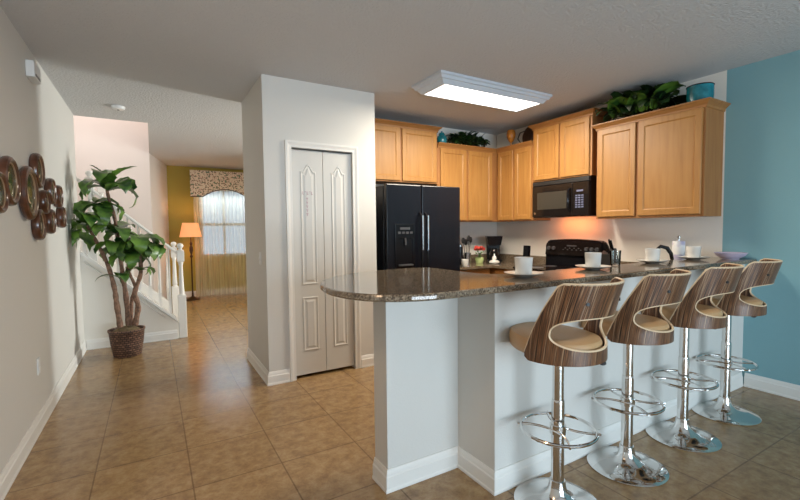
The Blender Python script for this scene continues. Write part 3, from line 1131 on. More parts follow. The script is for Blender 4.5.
    topp = [P(x, z, 0.0065) for x, z in ([(-TH0 + (TH0 - 60) * k / 12, ZB + 0.035 + (ZT - 0.012 - ZB - 0.035) * k / 12) for k in range(12)] + [(-60 + 120 * k / 24, ZT - (0.012 if k in (0, 24) else 0)) for k in range(25)] + [(60 + (TH0 - 60) * k / 12, ZT - 0.012 - (ZT - 0.012 - ZB - 0.035) * k / 12) for k in range(1, 13)])]
    b.tube(topp, 0.0067, n=8)
    b.build('outer_edge_band', 'cream', t)
    # bolt heads on the back
    for th in (-30, 30):
        b = MB()
        p = Vector(P(th, 1.055, 0.013))
        nrm = Vector((math.sin(math.radians(th)), -math.cos(math.radians(th)), 0))
        b.tube([p - nrm * 0.001, p + nrm * 0.005], 0.008, n=12)
        b.build('bolt_head', 'black_matte', t)
    return t
st0 = stool()
st0['group'] = 'bar stools along the breakfast bar'
st0['label'] = 'striped wood and chrome bar stool at the rounded end, nearest the camera'
st0.location = (1.71, 1.375, 0); st0.rotation_euler = (0, 0, math.radians(2))
dup(st0, (2.325, 1.39, 0), math.radians(10), 'second bar stool from the nearest, between the first and third')
dup(st0, (2.965, 1.40, 0), math.radians(12), 'third bar stool along, next to the farthest stool')
dup(st0, (3.605, 1.42, 0), math.radians(11), 'striped bar stool standing farthest away, beside the blue wall')

# ------------------------------------------------------------------ cups and saucers on the bar
ZT_ = zt
def saucer(loc, label):
    o = MB().lathe([(0.0, 0.0005), (0.045, 0.0005), (0.05, 0.004), (0.085, 0.013), (0.110, 0.022), (0.112, 0.025), (0.108, 0.025), (0.08, 0.017), (0.045, 0.009), (0.0, 0.009)], n=40).build('saucer', 'porcelain', None, loc)
    return tag(o, label, 'saucer', 'white saucers on the bar')
def cupth(loc, label, rz):
    t = thing('coffee_cup', label, 'cup', loc, rz, 'white cups on the bar')
    MB().lathe([(0.0, 0.0005), (0.042, 0.0005), (0.046, 0.006), (0.052, 0.10), (0.0525, 0.103), (0.0485, 0.103), (0.043, 0.012), (0.0, 0.010)], n=40).build('cup_body', 'porcelain', t)
    MB().tube([(0.046, 0, 0.085), (0.075, 0, 0.083), (0.083, 0, 0.06), (0.072, 0, 0.033), (0.044, 0, 0.028)], 0.006, n=8).build('cup_handle', 'porcelain', t)
    return t
s0 = None
spots = [((1.85, 1.735), 'in front of the rounded bar end, left of the others', 40),
         ((2.54, 1.77), 'above the second stool, in front of the range', 40),
         ((3.31, 1.80), 'beside the black faucet', 40),
         ((3.93, 1.80), 'farthest along, nearest the blue wall', 40)]
sau = saucer((spots[0][0][0], spots[0][0][1], ZT_), 'white saucer on the bar ' + spots[0][1])
cp0 = cupth((spots[0][0][0], spots[0][0][1], ZT_ + 0.0095), 'white coffee cup ' + spots[0][1], math.radians(50))
for (x, y), lab, rz in spots[1:]:
    c = sau.copy(); COL.objects.link(c); c.location = (x, y, ZT_); c['label'] = 'white saucer on the bar ' + lab
    dup(cp0, (x, y, ZT_ + 0.0095), math.radians(50), 'white coffee cup ' + lab)

# clear tumbler
tb = MB().lathe([(0.0, 0.0005), (0.032, 0.0005), (0.034, 0.004), (0.039, 0.11), (0.0365, 0.11), (0.032, 0.01), (0.0, 0.01)], n=28).build('glass_tumbler', 'glass', None, (2.93, 1.86, ZT_))
tag(tb, 'clear glass tumbler on the bar behind the second cup', 'glass')

# paper towel roll, faucet, dish on the sink counter
pt = thing('paper_towel_roll', 'paper towel roll with lilac print on an upright holder', 'paper towels', (4.14, 2.02, CT))
MB().lathe([(0.0, 0.0005), (0.075, 0.0005), (0.075, 0.010), (0.0, 0.012)], n=28).build('holder_base', 'steel', pt)
MB().lathe([(0.018, 0.0125), (0.050, 0.0125), (0.050, 0.335), (0.018, 0.335)], n=36, cap0=True, cap1=True).build('roll', 'towel', pt)
MB().lathe([(0.007, 0.3355), (0.007, 0.36), (0.014, 0.365), (0.015, 0.378), (0.0, 0.385)], n=16).build('holder_knob', 'steel', pt)
fc = thing('faucet', 'black arched kitchen faucet behind the third cup', 'faucet', (3.94, 1.97, CT))
MB().lathe([(0.0, 0.0005), (0.03, 0.0005), (0.03, 0.012), (0.018, 0.03), (0.018, 0.06), (0.0, 0.06)], n=20).build('faucet_base', 'black', fc)
MB().tube([(0, 0, 0.05), (0, 0, 0.16), (-0.008, 0.01, 0.23), (-0.035, 0.03, 0.28), (-0.08, 0.06, 0.295), (-0.115, 0.08, 0.265), (-0.125, 0.085, 0.21)], [0.012, 0.013, 0.016, 0.018, 0.015, 0.011, 0.010], n=12).build('spout', 'black', fc)
ds = MB().lathe([(0.0, 0.0005), (0.06, 0.0005), (0.06, 0.006), (0.10, 0.03), (0.118, 0.055), (0.112, 0.055), (0.09, 0.028), (0.0, 0.014)], n=36).build('serving_bowl', 'lavender', None, (4.22, 1.65, ZT_))
tag(ds, 'shallow pale lavender bowl at the wall end of the bar', 'bowl')

# knife block (right wall counter right of the range)
kb = thing('knife_block', 'black knife block with black handles right of the range', 'knife block', (4.10, 2.66, CT), 0)
b = MB()
b.prism([(-0.07, 0.0005), (0.06, 0.0005), (0.09, 0.05), (0.02, 0.25), (-0.09, 0.19)], -0.055, 0.055, 'y')
b.build('block', 'black_matte', kb)
for i in range(5):
    b = MB()
    x = -0.07 + 0.022 * i
    z0_ = 0.195 + 0.012 * i
    y = -0.035 + 0.035 * (i % 3)
    b.tube([(x, y, z0_), (x - 0.03, y, z0_ + 0.06), (x - 0.045 , y, z0_ + 0.10)], [0.010, 0.011, 0.009], n=8)
    b.build('knife_handle', 'black', kb)

# phone left of range
ph = thing('cordless_phone', 'black cordless phone standing left of the range', 'phone', (4.12, 3.82, CT), 0)
MB().box(-0.055, 0.05, -0.055, 0.055, 0.0005, 0.05, bevel=0.012).build('charging_base', 'black', ph)
b = MB()
b.prism([(-0.02, 0.05), (0.02, 0.05), (0.035, 0.24), (-0.005, 0.245)], -0.042, 0.042, 'y')
b.build('handset', 'black', ph)
MB().box(-0.022, -0.016, -0.02, 0.02, 0.1, 0.11).build('handset_light', 'steel', ph)

# coffee maker in the corner
cm = thing('coffee_maker', 'black drip coffee maker in the corner of the counter', 'coffee maker', (4.07, 4.36, CT), math.radians(-35))
b = MB()
b.box(-0.095, 0.095, -0.10, 0.12, 0.0005, 0.04, bevel=0.01)
b.box(-0.09, 0.09, 0.04, 0.12, 0.04, 0.30, bevel=0.01)
b.rings([[(x * 0.085, y * 0.075 - 0.0, 0.235) for x, y in ((-1, -1), (1, -1), (1, 1.2), (-1, 1.2))], [(x * 0.105, y * 0.10, 0.36) for x, y in ((-1, -1), (1, -1), (1, 1.2), (-1, 1.2))]])
b.build('machine_body', 'black', cm)
MB().lathe([(0.0, 0.041), (0.055, 0.041), (0.07, 0.08), (0.066, 0.13), (0.045, 0.175), (0.048, 0.19), (0.0, 0.19)], (0, -0.035, 0), n=28).build('carafe', 'blackglass', cm)
MB().tube([(0.0, -0.10, 0.16), (0.0, -0.135, 0.15), (0.0, -0.135, 0.09), (0.0, -0.10, 0.075)], 0.009).build('carafe_handle', 'black', cm)
sb = thing('sugar_bowl', 'small white lidded sugar bowl before the coffee maker', 'bowl', (3.90, 4.17, CT))
MB().lathe([(0.0, 0.0005), (0.05, 0.0005), (0.068, 0.012), (0.07, 0.03), (0.04, 0.05), (0.0, 0.052)], n=28).build('bowl_body', 'porcelain', sb)
MB().lathe([(0.0, 0.0515), (0.026, 0.0515), (0.03, 0.075), (0.02, 0.10), (0.007, 0.11), (0.014, 0.125), (0.0, 0.137)], n=20).build('bowl_lid', 'porcelain', sb)

# flowers
fl = thing('flower_arrangement', 'small red and green flower arrangement on the back counter', 'flowers', (3.81, 4.36, CT))
MB().lathe([(0.0, 0.0005), (0.045, 0.0005), (0.06, 0.05), (0.05, 0.08), (0.0, 0.08)], n=20).build('vase', 'lemon', fl)
b = MB()
for i in range(40):
    a = random.uniform(0, 2 * PI); r = random.uniform(0.0, 0.085)
    p = Vector((r * math.cos(a), r * math.sin(a), random.uniform(0.07, 0.16)))
    d = Vector((math.cos(a), math.sin(a), random.uniform(-0.3, 0.8))).normalized() * 0.05
    s_ = d.cross(Vector((0, 0, 1))).normalized() * 0.014
    vs = [b.bm.verts.new(q) for q in (p, p + d * 0.5 + s_, p + d, p + d * 0.5 - s_)]
    b.face(vs)
b.build('leaves', 'leafgreen', fl, keepn=True)
for i in range(7):
    a = i * 0.9; r = 0.05 if i else 0
    MB().sphere((r * math.cos(a), r * math.sin(a), 0.19 + 0.012 * (i % 3)), 0.030, (1, 1, 0.8), n=10).build('blossom', 'red', fl)

# utensil crock & canister
ut = thing('utensil_holder', 'steel crock of black cooking utensils beside the refrigerator', 'utensils', (3.57, 4.33, CT))
MB().lathe([(0.0, 0.0005), (0.05, 0.0005), (0.052, 0.15), (0.047, 0.15), (0.045, 0.01), (0.0, 0.01)], n=28).build('crock', 'steel', ut)
for i, (dx, dy, hh) in enumerate(((-0.03, 0.01, 0.33), (0.0, -0.02, 0.36), (0.035, 0.0, 0.34), (0.01, 0.03, 0.31))):
    b = MB()
    b.tube([(dx * 0.5, dy * 0.5, 0.012), (dx * 1.5, dy * 1.3, hh - 0.06)], 0.005, n=6)
    b.sphere((dx * 1.7, dy * 1.5, hh - 0.02), 0.03, (1, 0.35, 1.5), n=12)
    b.build('utensil', 'black_matte', ut)
cn = thing('blender_jug', 'dark coffee grinder with a steel lid near the refrigerator', 'appliance', (3.38, 4.25, CT))
MB().lathe([(0.0, 0.0005), (0.055, 0.0005), (0.055, 0.10), (0.045, 0.13), (0.045, 0.24), (0.0, 0.24)], n=24).build('jug_body', 'black', cn)
MB().lathe([(0.0, 0.2405), (0.047, 0.2405), (0.047, 0.265), (0.02, 0.28), (0.0, 0.285)], n=24).build('jug_lid', 'steel', cn)
cn.name = 'coffee_grinder'
cup = tag(MB().lathe([(0.0, 0.0005), (0.03, 0.0005), (0.045, 0.04), (0.048, 0.085), (0.044, 0.085), (0.028, 0.01), (0.0, 0.01)], n=24).build('mug', 'porcelain', None, (3.36, 4.12, CT)), 'small white mug in front of the coffee grinder', 'mug')

# ------------------------------------------------------------------ leaves
def leaf(bm_mb, base, yaw, pitch, L, Wd, droop=0.6, fold=0.25, nseg=7, lobes=0.0, roll=0.0):
    """curved pointed leaf; pitch = start elevation, droop = how far it bends down"""
    b = bm_mb
    p = Vector(base)
    rows = []
    el = pitch
    side = Vector((-math.sin(yaw), math.cos(yaw), 0))
    for i in range(nseg + 1):
        t = i / nseg
        w = Wd * 0.5 * (math.sin(PI * min(1, t * 0.93 + 0.05)) ** 0.75) * (1 - 0.35 * t)
        if lobes: w *= 1 + lobes * (1 if i % 2 else -1)
        if i == nseg: w = Wd * 0.01
        d = Vector((math.cos(el) * math.cos(yaw), math.cos(el) * math.sin(yaw), math.sin(el)))
        up = side.cross(d)
        if up.z < 0: up = -up
        s2 = (side * math.cos(roll) + up * math.sin(roll))
        rows.append((p + s2 * w + up * fold * w, p.copy(), p - s2 * w + up * fold * w))
        p = p + d * (L / nseg)
        el -= droop / nseg * 2 * (0.4 + t)
    V = [[b.bm.verts.new(q) for q in r] for r in rows]
    for a, c in zip(V, V[1:]):
        b.face([a[0], a[1], c[1], c[0]], 0, True)
        b.face([a[1], a[2], c[2], c[1]], 0, True)

# floor plant in wicker basket
PXc, PYc = -0.285, 5.60
pl = thing('potted_plant', 'tall broad-leaved house plant in a brown wicker basket by the stairs', 'potted plant', (PXc, PYc, 0))
b = MB()
uvl = b.bm.loops.layers.uv.new('UVMap')
prof = [(0.0, 0.001), (0.128, 0.001), (0.136, 0.01), (0.158, 0.14), (0.172, 0.275), (0.180, 0.285), (0.180, 0.302), (0.168, 0.305), (0.160, 0.29), (0.156, 0.26)]
b.lathe(prof, n=48, cap1=False)
for f in b.bm.faces:
    for l in f.loops:
        co = l.vert.co
        a = math.atan2(co.y, co.x)
        l[uvl].uv = (a * 0.2 + 2, co.z)
    us = [l[uvl].uv.x for l in f.loops]
    if max(us) - min(us) > 0.6:
        for l in f.loops:
            if l[uvl].uv.x < 2: l[uvl].uv.x += 2 * PI * 0.2
b.build('wicker_basket', 'wicker', pl)
b = MB()
b.lathe([(0.0, 0.27), (0.154, 0.266), (0.145, 0.28), (0.09, 0.315), (0.0, 0.325)], n=32)
b.build('moss_cover', 'soil', pl)
pxm = 0.01105  # metres per photo pixel at this distance
def pp(u, v, dy=0.0):
    # local X/Z from position relative to the basket centre on screen (used for design proportions)
    return ((u - 126.5) * pxm / 0.89, dy, 0.31 + (326 - v) * pxm)
trunks = [
    [pp(122, 324, -.03), pp(120, 300, -.04), pp(119, 285, -.05), pp(115, 262, -.03), pp(108, 240, 0), pp(101, 222, 0.02)],
    [pp(128, 324, .02), pp(127, 295, .02), pp(125, 270, .03), pp(123, 240, .03), pp(121, 215, .02), pp(117, 192, 0.0), pp(116, 178, 0)],
    [pp(133, 324, .0), pp(136, 305, -.02), pp(134, 290, -.03), pp(139, 272, -.04), pp(139, 255, -.04), pp(137, 243, -.04)],
    [pp(130, 324, .05), pp(131, 300, .07), pp(134, 285, .06), pp(130, 270, .05), pp(129, 255, .04)],
]
rads = [(.030, .014), (.028, .013), (.031, .015), (.022, .012)]
for T, (r0, r1) in zip(trunks, rads):
    P_ = [Vector(q) for q in T]
    pts2, rad2 = [], []
    n = len(P_)
    for i in range(n - 1):
        a = P_[max(0, i - 1)]; b_ = P_[i]; c = P_[i + 1]; d = P_[min(n - 1, i + 2)]
        for k in range(5):
            t = k / 5
            q = 0.5 * ((2 * b_) + (c - a) * t + (2 * a - 5 * b_ + 4 * c - d) * t * t + (3 * b_ - a - 3 * c + d) * t ** 3)
            pts2.append(q)
            f_ = (i + t) / (n - 1)
            rad2.append((r0 + (r1 - r0) * f_) * (1 + 0.12 * math.sin(f_ * 47)))
    pts2.append(P_[-1]); rad2.append(r1)
    MB().tube(pts2, rad2, n=10).build('trunk', 'bark', pl)
random.seed(11)
clusters = [  # (u, v, dy, n, L, start pitch)
    (118, 186, 0.0, 8, 0.42, 0.55, 2.3),
    (107, 200, 0.05, 5, 0.34, 0.2, 1.9),
    (114, 203, -.10, 5, 0.30, 0.1, 2.0),
    (98, 220, 0.02, 9, 0.42, 0.45, 2.3),
    (92, 228, -.06, 4, 0.34, 0.0, 1.7),
    (122, 230, -.06, 6, 0.36, 0.35, 1.8),
    (137, 238, -.04, 9, 0.40, 0.35, 2.3),
    (146, 244, 0.0, 6, 0.28, 0.2, 1.9),
    (122, 240, -.10, 7, 0.28, 0.2, 1.7),
    (131, 250, -.06, 6, 0.36, 0.2, 2.0),
    (122, 274, -.05, 3, 0.26, 0.25, 1.7),
    (138, 268, -.05, 4, 0.24, 0.2, 1.6),
]
b = MB()
ck = 0
for (u, v, dy, n, L, pit, dr) in clusters:
    c = pp(u, v, dy)
    ck += 1
    for i in range(n):
        yaw = 2 * PI * (i + random.uniform(-0.25, 0.25)) / n + ck * 0.7
        leaf(b, (c[0], c[1], c[2] + random.uniform(-0.02, 0.03)), yaw, pit + random.uniform(-0.3, 0.4), L * random.uniform(0.8, 1.1), L * random.uniform(0.48, 0.6), dr * random.uniform(0.55, 0.95), 0.22, 11, 0.12, random.uniform(-0.35, 0.35))
# upright crown leaves
c = pp(117, 182)
for yaw, pit, L in ((2.9, 1.2, .26), (0.1, 0.95, .36), (1.5, 1.1, .25), (-0.4, 0.9, .32)):
    leaf(b, (c[0], c[1], c[2] + 0.02), yaw, pit, L, 0.15, 0.55, 0.3, 11, 0.12, random.uniform(-0.3, 0.3))
# keep leaves clear of the left wall
for v in b.bm.verts:
    lim = XL + 0.03 - PXc
    if v.co.x < lim: v.co.x = lim + (v.co.x - lim) * 0.05
    if v.co.y > YS - PYc - 0.03: v.co.y = YS - PYc - 0.03
b.build('foliage', 'leaf', pl, keepn=True)

# ------------------------------------------------------------------ staircase
sc_ = thing('staircase', 'white staircase with turned balusters rising to the left behind the plant', 'staircase', (0, 0, 0))
b = MB()
rise, run = 0.186, 0.20
k = 0
x = 0.20
poly = [(0.20, 0.0005)]
z = 0.0
while x > -2.1 and z < 2.2:
    z += rise
    poly.append((x, z)); x -= run
    poly.append((x, z))
poly.append((x, 0.0005))
b.prism(poly, YS + 0.102, 7.15, 'y')
b.build('steps', 'trim', sc_)
b = MB()
# sloped cap on the stringer wall + bottom stringer board
n_ = Vector((-1, 0, sl)).normalized()
def capz(x): return zs(x)
b.rings([[(0.235, y, capz(0.235) + q) for y, q in ((YS - 0.025, 0.001), (YS - 0.025, 0.04), (YS + 0.125, 0.04), (YS + 0.125, 0.001))],
         [(-2.35, y, capz(-2.35) + q) for y, q in ((YS - 0.025, 0.001), (YS - 0.025, 0.04), (YS + 0.125, 0.04), (YS + 0.125, 0.001))]])
# picture-frame moulding following the slope
q0, q1 = 0.10, -0.70
b.tube([(q0, YS - 0.004, zs(q0) - 0.06), (q1, YS - 0.004, zs(q1) - 0.06)], 0.009, n=6)
b.build('stringer_cap', 'trim', sc_)
# rear stringer
b = MB()
b.rings([[(0.2, y, zs(0.2) + q) for y, q in ((7.155, -0.15), (7.155, 0.06), (7.25, 0.06), (7.25, -0.15))],
         [(-2.35, y, zs(-2.35) + q) for y, q in ((7.155, -0.15), (7.155, 0.06), (7.25, 0.06), (7.25, -0.15))]])
b.build('rear_stringer', 'trim', sc_)
def newel(x, y, z0, z1):
    b = MB()
    s_ = 0.047
    b.box(x - s_, x + s_, y - s_, y + s_, z0, z0 + (z1 - z0) * 0.45, bevel=0.006)
    zc = z0 + (z1 - z0) * 0.45
    b.lathe([(0.040, 0), (0.028, 0.02), (0.034, 0.04), (0.030, 0.10), (0.022, z1 - zc - 0.30), (0.032, z1 - zc - 0.25), (0.036, z1 - zc - 0.23)], (x, y, zc), n=20)
    b.box(x - s_ * .9, x + s_ * .9, y - s_ * .9, y + s_ * .9, z1 - 0.24, z1 - 0.10, bevel=0.006)
    b.lathe([(0.035, 0), (0.045, 0.008), (0.02, 0.018), (0.018, 0.025), (0.036, 0.05), (0.040, 0.065), (0.030, 0.09), (0.0, 0.10)], (x, y, z1 - 0.10), n=20)
    return b.build('newel_post', 'trim', sc_)
newel(0.305, YS + 0.05, 0.0005, 1.235)
newel(0.27, 7.2, 0.0005, 1.235)
newel(-0.60, 7.3, 0.9, 2.18)
newel(-0.62, YS + 0.05, 1.05, 2.12)
def rz_(x): return 1.10 + (0.27 - x) * 0.90
for yy in (YS + 0.05, 7.2):
    b = MB()
    pr = [(-0.028, -0.02), (0.028, -0.02), (0.032, 0.005), (0.02, 0.028), (-0.02, 0.028), (-0.032, 0.005)]
    b.rings([[(0.262, yy + a, rz_(0.262) + q) for a, q in pr], [(-2.2, yy + a, rz_(-2.2) + q) for a, q in pr]])
    b.build('handrail', 'trim', sc_)
for row, yy in enumerate((YS + 0.05, 7.2)):
    for i in range(20):
        x = 0.17 - i * 0.108
        if row and x < -1.3: continue
        if x < -1.6: continue
        z0_ = zs(x) + (0.035 if row == 0 else 0.055)
        z1_ = rz_(x) - 0.015
        hh = z1_ - z0_
        b = MB()
        b.box(x - 0.015, x + 0.015, yy - 0.015, yy + 0.015, z0_, z0_ + 0.18)
        b.lathe([(0.019, 0.18), (0.012, 0.20), (0.017, 0.22), (0.013, 0.30), (0.0095, hh)], (x, yy, z0_), n=8)
        b.build('baluster', 'trim', sc_)

# ------------------------------------------------------------------ foyer: curtain, valance, lamp
cu = thing('sheer_curtain', 'cream sheer curtain hanging to the floor over the foyer window', 'curtain', (0, 9.76, 0))
b = MB()
def sheet(x0, x1, z0, z1, amp, wl, b):
    n = 150
    top, bot = [], []
    for i in range(n + 1):
        x = x0 + (x1 - x0) * i / n
        y = amp * math.sin(2 * PI * x / wl) + amp * 0.5 * math.sin(2 * PI * x / (wl * 0.41) + 1)
        top.append(b.bm.verts.new((x, y * 0.7, z1)))
        bot.append(b.bm.verts.new((x + 0.01 * math.sin(x * 30), y * 1.3, z0)))
    for i in range(n):
        b.face([bot[i], bot[i + 1], top[i + 1], top[i]], 0, True)
sheet(0.76, 2.0, 0.015, 2.40, 0.022, 0.105, b)
b.build('sheer_panel', 'sheer', cu, keepn=True)
# thicker gathered side
b = MB()
sheet(0.76, 0.93, 0.015, 2.40, 0.016, 0.05, b)
o_ = b.build('side_gather', 'sheer', cu, keepn=True); o_.location = (0, -0.03, 0)
MB().tube([(0.74, 0, 2.405), (2.02, 0, 2.405)], 0.012).build('curtain_rod', 'bronze', cu)

va = thing('valance', 'arched floral fabric valance above the foyer window', 'valance', (0, 9.62, 0))
b = MB()
vx0, vx1 = 0.70, 2.04
pz = []
n = 24
for i in range(n + 1):
    t = i / n
    zz = 2.10 + (0.0 if t < 0.18 or t > 0.82 else 0.165 * math.sin(PI * (t - 0.18) / 0.64) ** 0.8)
    pz.append((vx0 + (vx1 - vx0) * t, zz))
poly = pz + [(vx1, 2.63), (vx0, 2.63)]
b.prism(poly, 0.0, 0.03, 'y')
b.build('fabric_face', 'floral', va)
MB().box(vx0, vx1, 0.0, 0.10, 2.6305, 2.642).build('mounting_board', 'floral', va)
b = MB()
b.tube([(x_, -0.004, z_) for x_, z_ in pz], 0.008, n=6)
b.build('welt_cord', 'bronze', va)

lp = thing('floor_lamp', 'bronze floor lamp with a glowing orange shade by the foyer window', 'floor lamp', (0.665, 9.45, 0))
MB().lathe([(0.0, 0.0005), (0.14, 0.0005), (0.14, 0.02), (0.06, 0.045), (0.03, 0.07), (0.0, 0.075)], n=28).build('lamp_base', 'bronze', lp)
MB().lathe([(0.0, 0.07), (0.022, 0.07), (0.014, 0.2), (0.014, 0.85), (0.03, 0.88), (0.014, 0.92), (0.035, 1.0), (0.03, 1.07), (0.014, 1.1), (0.026, 1.14), (0.01, 1.18), (0.01, 1.40), (0.0, 1.40)], n=16).build('lamp_pole', 'bronze', lp)
MB().lathe([(0.205, 1.275), (0.145, 1.555), (0.143, 1.555), (0.203, 1.275)], n=36, cap0=False, cap1=False).build('lamp_shade', 'shade', lp)
l2 = bpy.data.lights.new('floor_lamp_bulb', 'POINT')
l2.energy = 5; l2.color = (1.0, 0.5, 0.2); l2.shadow_soft_size = 0.05
o2 = bpy.data.objects.new('floor_lamp_bulb', l2); COL.objects.link(o2); o2.location = (0.665, 9.45, 1.45)

# ------------------------------------------------------------------ wall plates (left wall)
def wall_plate(y, z, r, label, turn=0.0):
    t = thing('wall_plate', label, 'wall decoration', (XL + 0.001, y - 0.03 + 0.075 * (y - 3), z - 0.02), 0, 'round framed plates on the left wall')
    def ring(rr_, x):
        return [(x, rr_ * math.cos(2 * PI * i / 40), rr_ * math.sin(2 * PI * i / 40)) for i in range(40)]
    b = MB()
    b.rings([ring(r * 0.90, 0), ring(r * 0.98, 0.012), ring(r, 0.028), ring(r * 0.96, 0.044), ring(r * 0.88, 0.051), ring(r * 0.80, 0.048), ring(r * 0.73, 0.038), ring(r * 0.69, 0.030)], smooth=True, cap1=False)
    b.build('wood_frame', 'frame_wood', t)
    b = MB()
    b.rings([ring(r * 0.72, 0.032), ring(r * 0.50, 0.027), ring(r * 0.2, 0.024), ring(r * 0.03, 0.024)], smooth=True)
    q = b.build('plate_centre', 'plate', t)
    b = MB()
    b.tube([(0.036, r * 0.735 * math.cos(2 * PI * i / 40), r * 0.735 * math.sin(2 * PI * i / 40)) for i in range(40)], r * 0.035, n=6, closed=True)
    b.build('inner_rim', 'tan_rim', t)
    b = MB()
    b.tube([(0.028, r * 0.36 * math.cos(a), r * 0.36 * math.sin(a)) for a in [turn + 0.25 * k for k in range(14)]], [max(0.002, r * 0.05 * math.sin(PI * (k + 0.5) / 14)) for k in range(14)], n=6)
    b.build('swirl_relief', 'cream', t)
    return t
P10 = [(3.075, 1.627, .115, 'round wooden-framed plate cut by the left edge of the picture'),
       (3.285, 1.71, .146, 'round framed plate, upper left of the wall cluster beside the largest one'),
       (3.70, 1.675, .182, 'largest round framed plate in the middle of the wall cluster'),
       (3.97, 1.86, .129, 'topmost round framed plate of the wall cluster'),
       (3.935, 1.467, .115, 'lowest round framed plate of the wall cluster'),
       (4.14, 1.645, .092, 'small framed plate touching the right side of the largest plate'),
       (4.375, 1.747, .109, 'small framed plate just right of and below the topmost plate'),
       (4.67, 1.728, .10, 'small framed plate at the upper right end of the cluster'),
       (4.31, 1.499, .102, 'small framed plate right of the lowest plate, in the bottom row'),
       (4.77, 1.547, .098, 'small framed plate at the far lower right end, nearest the plant')]
for i, (y, z, r, lab) in enumerate(P10):
    wall_plate(y, z, r, lab, i * 1.1)

# door chime, outlets, switch, smoke detector
ch = thing('door_chime', 'white door chime box high on the left wall', 'door chime', (XL + 0.001, 4.05, 2.56))
MB().box(0, 0.05, -0.10, 0.10, -0.06, 0.055, bevel=0.006).build('chime_cover', 'white_plastic', ch)
MB().box(0.05, 0.053, -0.07, 0.07, -0.045, -0.03).build('chime_slot', 'greypl', ch)
def outlet(name, label, cat, loc, rotz, kind):
    t = thing(name, label, cat, loc, rotz)
    MB().box(-0.036, 0.036, -0.007, 0.0, -0.058, 0.058, bevel=0.002).build('cover_plate', 'white_plastic', t)
    if kind == 'o':
        for z in (-0.026, 0.026):
            MB().box(-0.016, 0.016, -0.010, -0.0065, z - 0.017, z + 0.017, bevel=0.003).build('socket', 'trim', t)
    else:
        MB().box(-0.008, 0.008, -0.016, -0.0065, -0.014, 0.014, bevel=0.002).build('toggle', 'trim', t)
    return t
outlet('power_outlet', 'white power outlet low on the left wall', 'outlet', (XL + 0.001, 3.86, 0.44), PI / 2, 'o')
outlet('light_switch', 'light switch plate on the side of the pantry wall', 'light switch', (PX0 - 0.001, 4.02, 1.13), -PI / 2, 's')
sd = thing('smoke_detector', 'small round white smoke detector on the hall ceiling', 'smoke detector', (-0.27, 5.5, H - 0.001))
MB().lathe([(0.0, 0.0), (0.065, 0.0), (0.065, -0.012), (0.055, -0.03), (0.03, -0.036), (0.0, -0.036)], n=28).build('detector_body', 'white_plastic', sd)
MB().lathe([(0.0, -0.0365), (0.012, -0.0365), (0.012, -0.042), (0.0, -0.042)], n=12).build('test_button', 'greypl', sd)

# ------------------------------------------------------------------ decorations on top of the cabinets
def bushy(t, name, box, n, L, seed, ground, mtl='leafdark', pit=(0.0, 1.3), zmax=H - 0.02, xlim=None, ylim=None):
    random.seed(seed)
    b = MB()
    x0, x1, y0, y1 = box
    for i in range(n):
        x = random.uniform(x0, x1); y = random.uniform(y0, y1)
        e = 1 - abs((x - x0) / (x1 - x0) * 2 - 1) ** 2 if (x1 - x0) > (y1 - y0) else 1 - abs((y - y0) / (y1 - y0) * 2 - 1) ** 2
        z = ground + 0.02 + random.uniform(0, 0.12) * (0.4 + 0.6 * e)
        leaf(b, (x, y, z), random.uniform(0, 2 * PI), random.uniform(*pit), L * random.uniform(0.6, 1.15), L * random.uniform(0.35, 0.5), random.uniform(0.6, 1.6), 0.2, 6, 0.0, random.uniform(-0.5, 0.5))
    for v in b.bm.verts:
        v.co.z = max(ground + 0.004, min(zmax, v.co.z))
        if xlim: v.co.x = max(xlim[0], min(xlim[1], v.co.x))
        if ylim: v.co.y = max(ylim[0], min(ylim[1], v.co.y))
    return b.build(name, mtl, t, keepn=True)
CTOP = 2.395 + 0.052
# ivy on back wall cabinet
gv = thing('ivy_garland', 'dark green ivy garland on top of the back cabinets', 'artificial plant', (0, 0, 0))
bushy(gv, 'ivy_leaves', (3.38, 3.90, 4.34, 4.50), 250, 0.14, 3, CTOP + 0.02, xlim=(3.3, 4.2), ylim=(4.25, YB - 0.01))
b = MB(); b.tube([(3.36, 4.44, CTOP + 0.012), (3.6, 4.40, CTOP + 0.02), (3.8, 4.46, CTOP + 0.02), (4.0, 4.42, CTOP + 0.012)], 0.008); b.build('vine_stem', 'bark', gv)
jr = thing('turquoise_jar', 'small turquoise jar at the left end of the ivy garland', 'jar', (3.22, 4.40, CTOP + 0.001))
MB().lathe([(0.0, 0.0), (0.04, 0.0), (0.062, 0.03), (0.068, 0.075), (0.055, 0.11), (0.035, 0.125), (0.042, 0.135), (0.0, 0.135)], n=28).build('jar_body', 'turq', jr)
MB().lathe([(0.0, 0.1355), (0.04, 0.1355), (0.03, 0.155), (0.008, 0.16), (0.012, 0.175), (0.0, 0.18)], n=20).build('jar_lid', 'turq', jr)
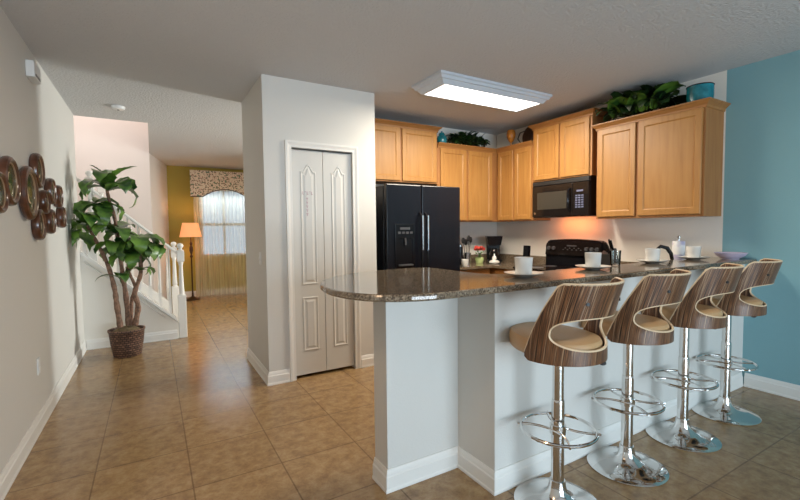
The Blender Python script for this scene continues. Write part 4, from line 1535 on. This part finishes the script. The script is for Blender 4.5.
# amber vase and dark basket on right-wall corner cabinet
av = thing('amber_vase', 'amber glass goblet vase on the corner cabinet', 'vase', (4.16, 4.13, CTOP + 0.001))
MB().lathe([(0.0, 0.0), (0.04, 0.0), (0.04, 0.008), (0.010, 0.02), (0.010, 0.07), (0.03, 0.09), (0.055, 0.14), (0.060, 0.19), (0.045, 0.235), (0.04, 0.235), (0.05, 0.19), (0.03, 0.11), (0.0, 0.10)], n=28).build('vase_body', 'orange', av)
fb = thing('round_basket', 'dark round tray with handle leaning on the corner cabinet top', 'basket', (4.22, 3.88, CTOP + 0.001))
def ringx(r, x, zc=0.13): return [(x + 0.25 * (r * math.sin(2 * PI * i / 32)), r * 0.8 * math.cos(2 * PI * i / 32), zc + r * math.sin(2 * PI * i / 32)) for i in range(32)]
b = MB(); b.rings([ringx(0.128, 0.02), ringx(0.13, 0.0), ringx(0.118, -0.012), ringx(0.10, 0.0), ringx(0.02, 0.005)], smooth=True); b.build('tray_body', 'bronze', fb)
b = MB(); b.tube([(0.0, 0.11, 0.02), (-0.05, 0.14, 0.10), (-0.05, 0.10, 0.17), (-0.02, 0.03, 0.19)], 0.007); b.build('tray_handle', 'black_matte', fb)
# big plants on the large cabinet
g2 = thing('trailing_plant', 'dark leafy plant on top of the large wall cabinet', 'artificial plant', (0, 0, 0))
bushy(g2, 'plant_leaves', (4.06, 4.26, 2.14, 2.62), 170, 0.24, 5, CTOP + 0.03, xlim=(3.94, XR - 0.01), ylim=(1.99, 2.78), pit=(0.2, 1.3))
MB().tube([(4.2, 2.5, CTOP + 0.015), (4.16, 2.3, CTOP + 0.03), (4.2, 2.05, CTOP + 0.02)], 0.012).build('plant_stem', 'bark', g2)
b = MB()
random.seed(9)
for (y, yaw, L) in ((2.45, -2.2, .34), (2.3, -1.2, .32), (2.55, 2.6, .3), (2.62, -2.6, .3), (2.25, -1.7, .36), (2.22, -1.4, .34), (2.4, 2.2, .32), (2.35, -2.8, .3)):
    leaf(b, (4.08, y, CTOP + 0.04), yaw, 0.95, L, 0.16, 0.9, 0.2, 8, 0, random.uniform(-0.4, 0.4))
for v in b.bm.verts: v.co.z = max(CTOP + 0.004, min(H - 0.02, v.co.z)); v.co.y = min(2.78, max(1.99, v.co.y)); v.co.x=min(XR-.01,v.co.x)
b.build('broad_leaves', 'leaf', g2, keepn=True)
bp_ = thing('turquoise_planter', 'turquoise glazed bowl at the right end of the large wall cabinet', 'bowl', (4.14, 1.875, CTOP + 0.001))
MB().lathe([(0.0, 0.0), (0.085, 0.0), (0.097, 0.012), (0.100, 0.06), (0.100, 0.145), (0.092, 0.145), (0.09, 0.06), (0.0, 0.05)], n=36).build('bowl_body', 'turq', bp_)
MB().tube([(0.099 * math.cos(2 * PI * i / 36), 0.099 * math.sin(2 * PI * i / 36), 0.145) for i in range(36)], 0.005, n=6, closed=True).build('bowl_rim', 'black', bp_)
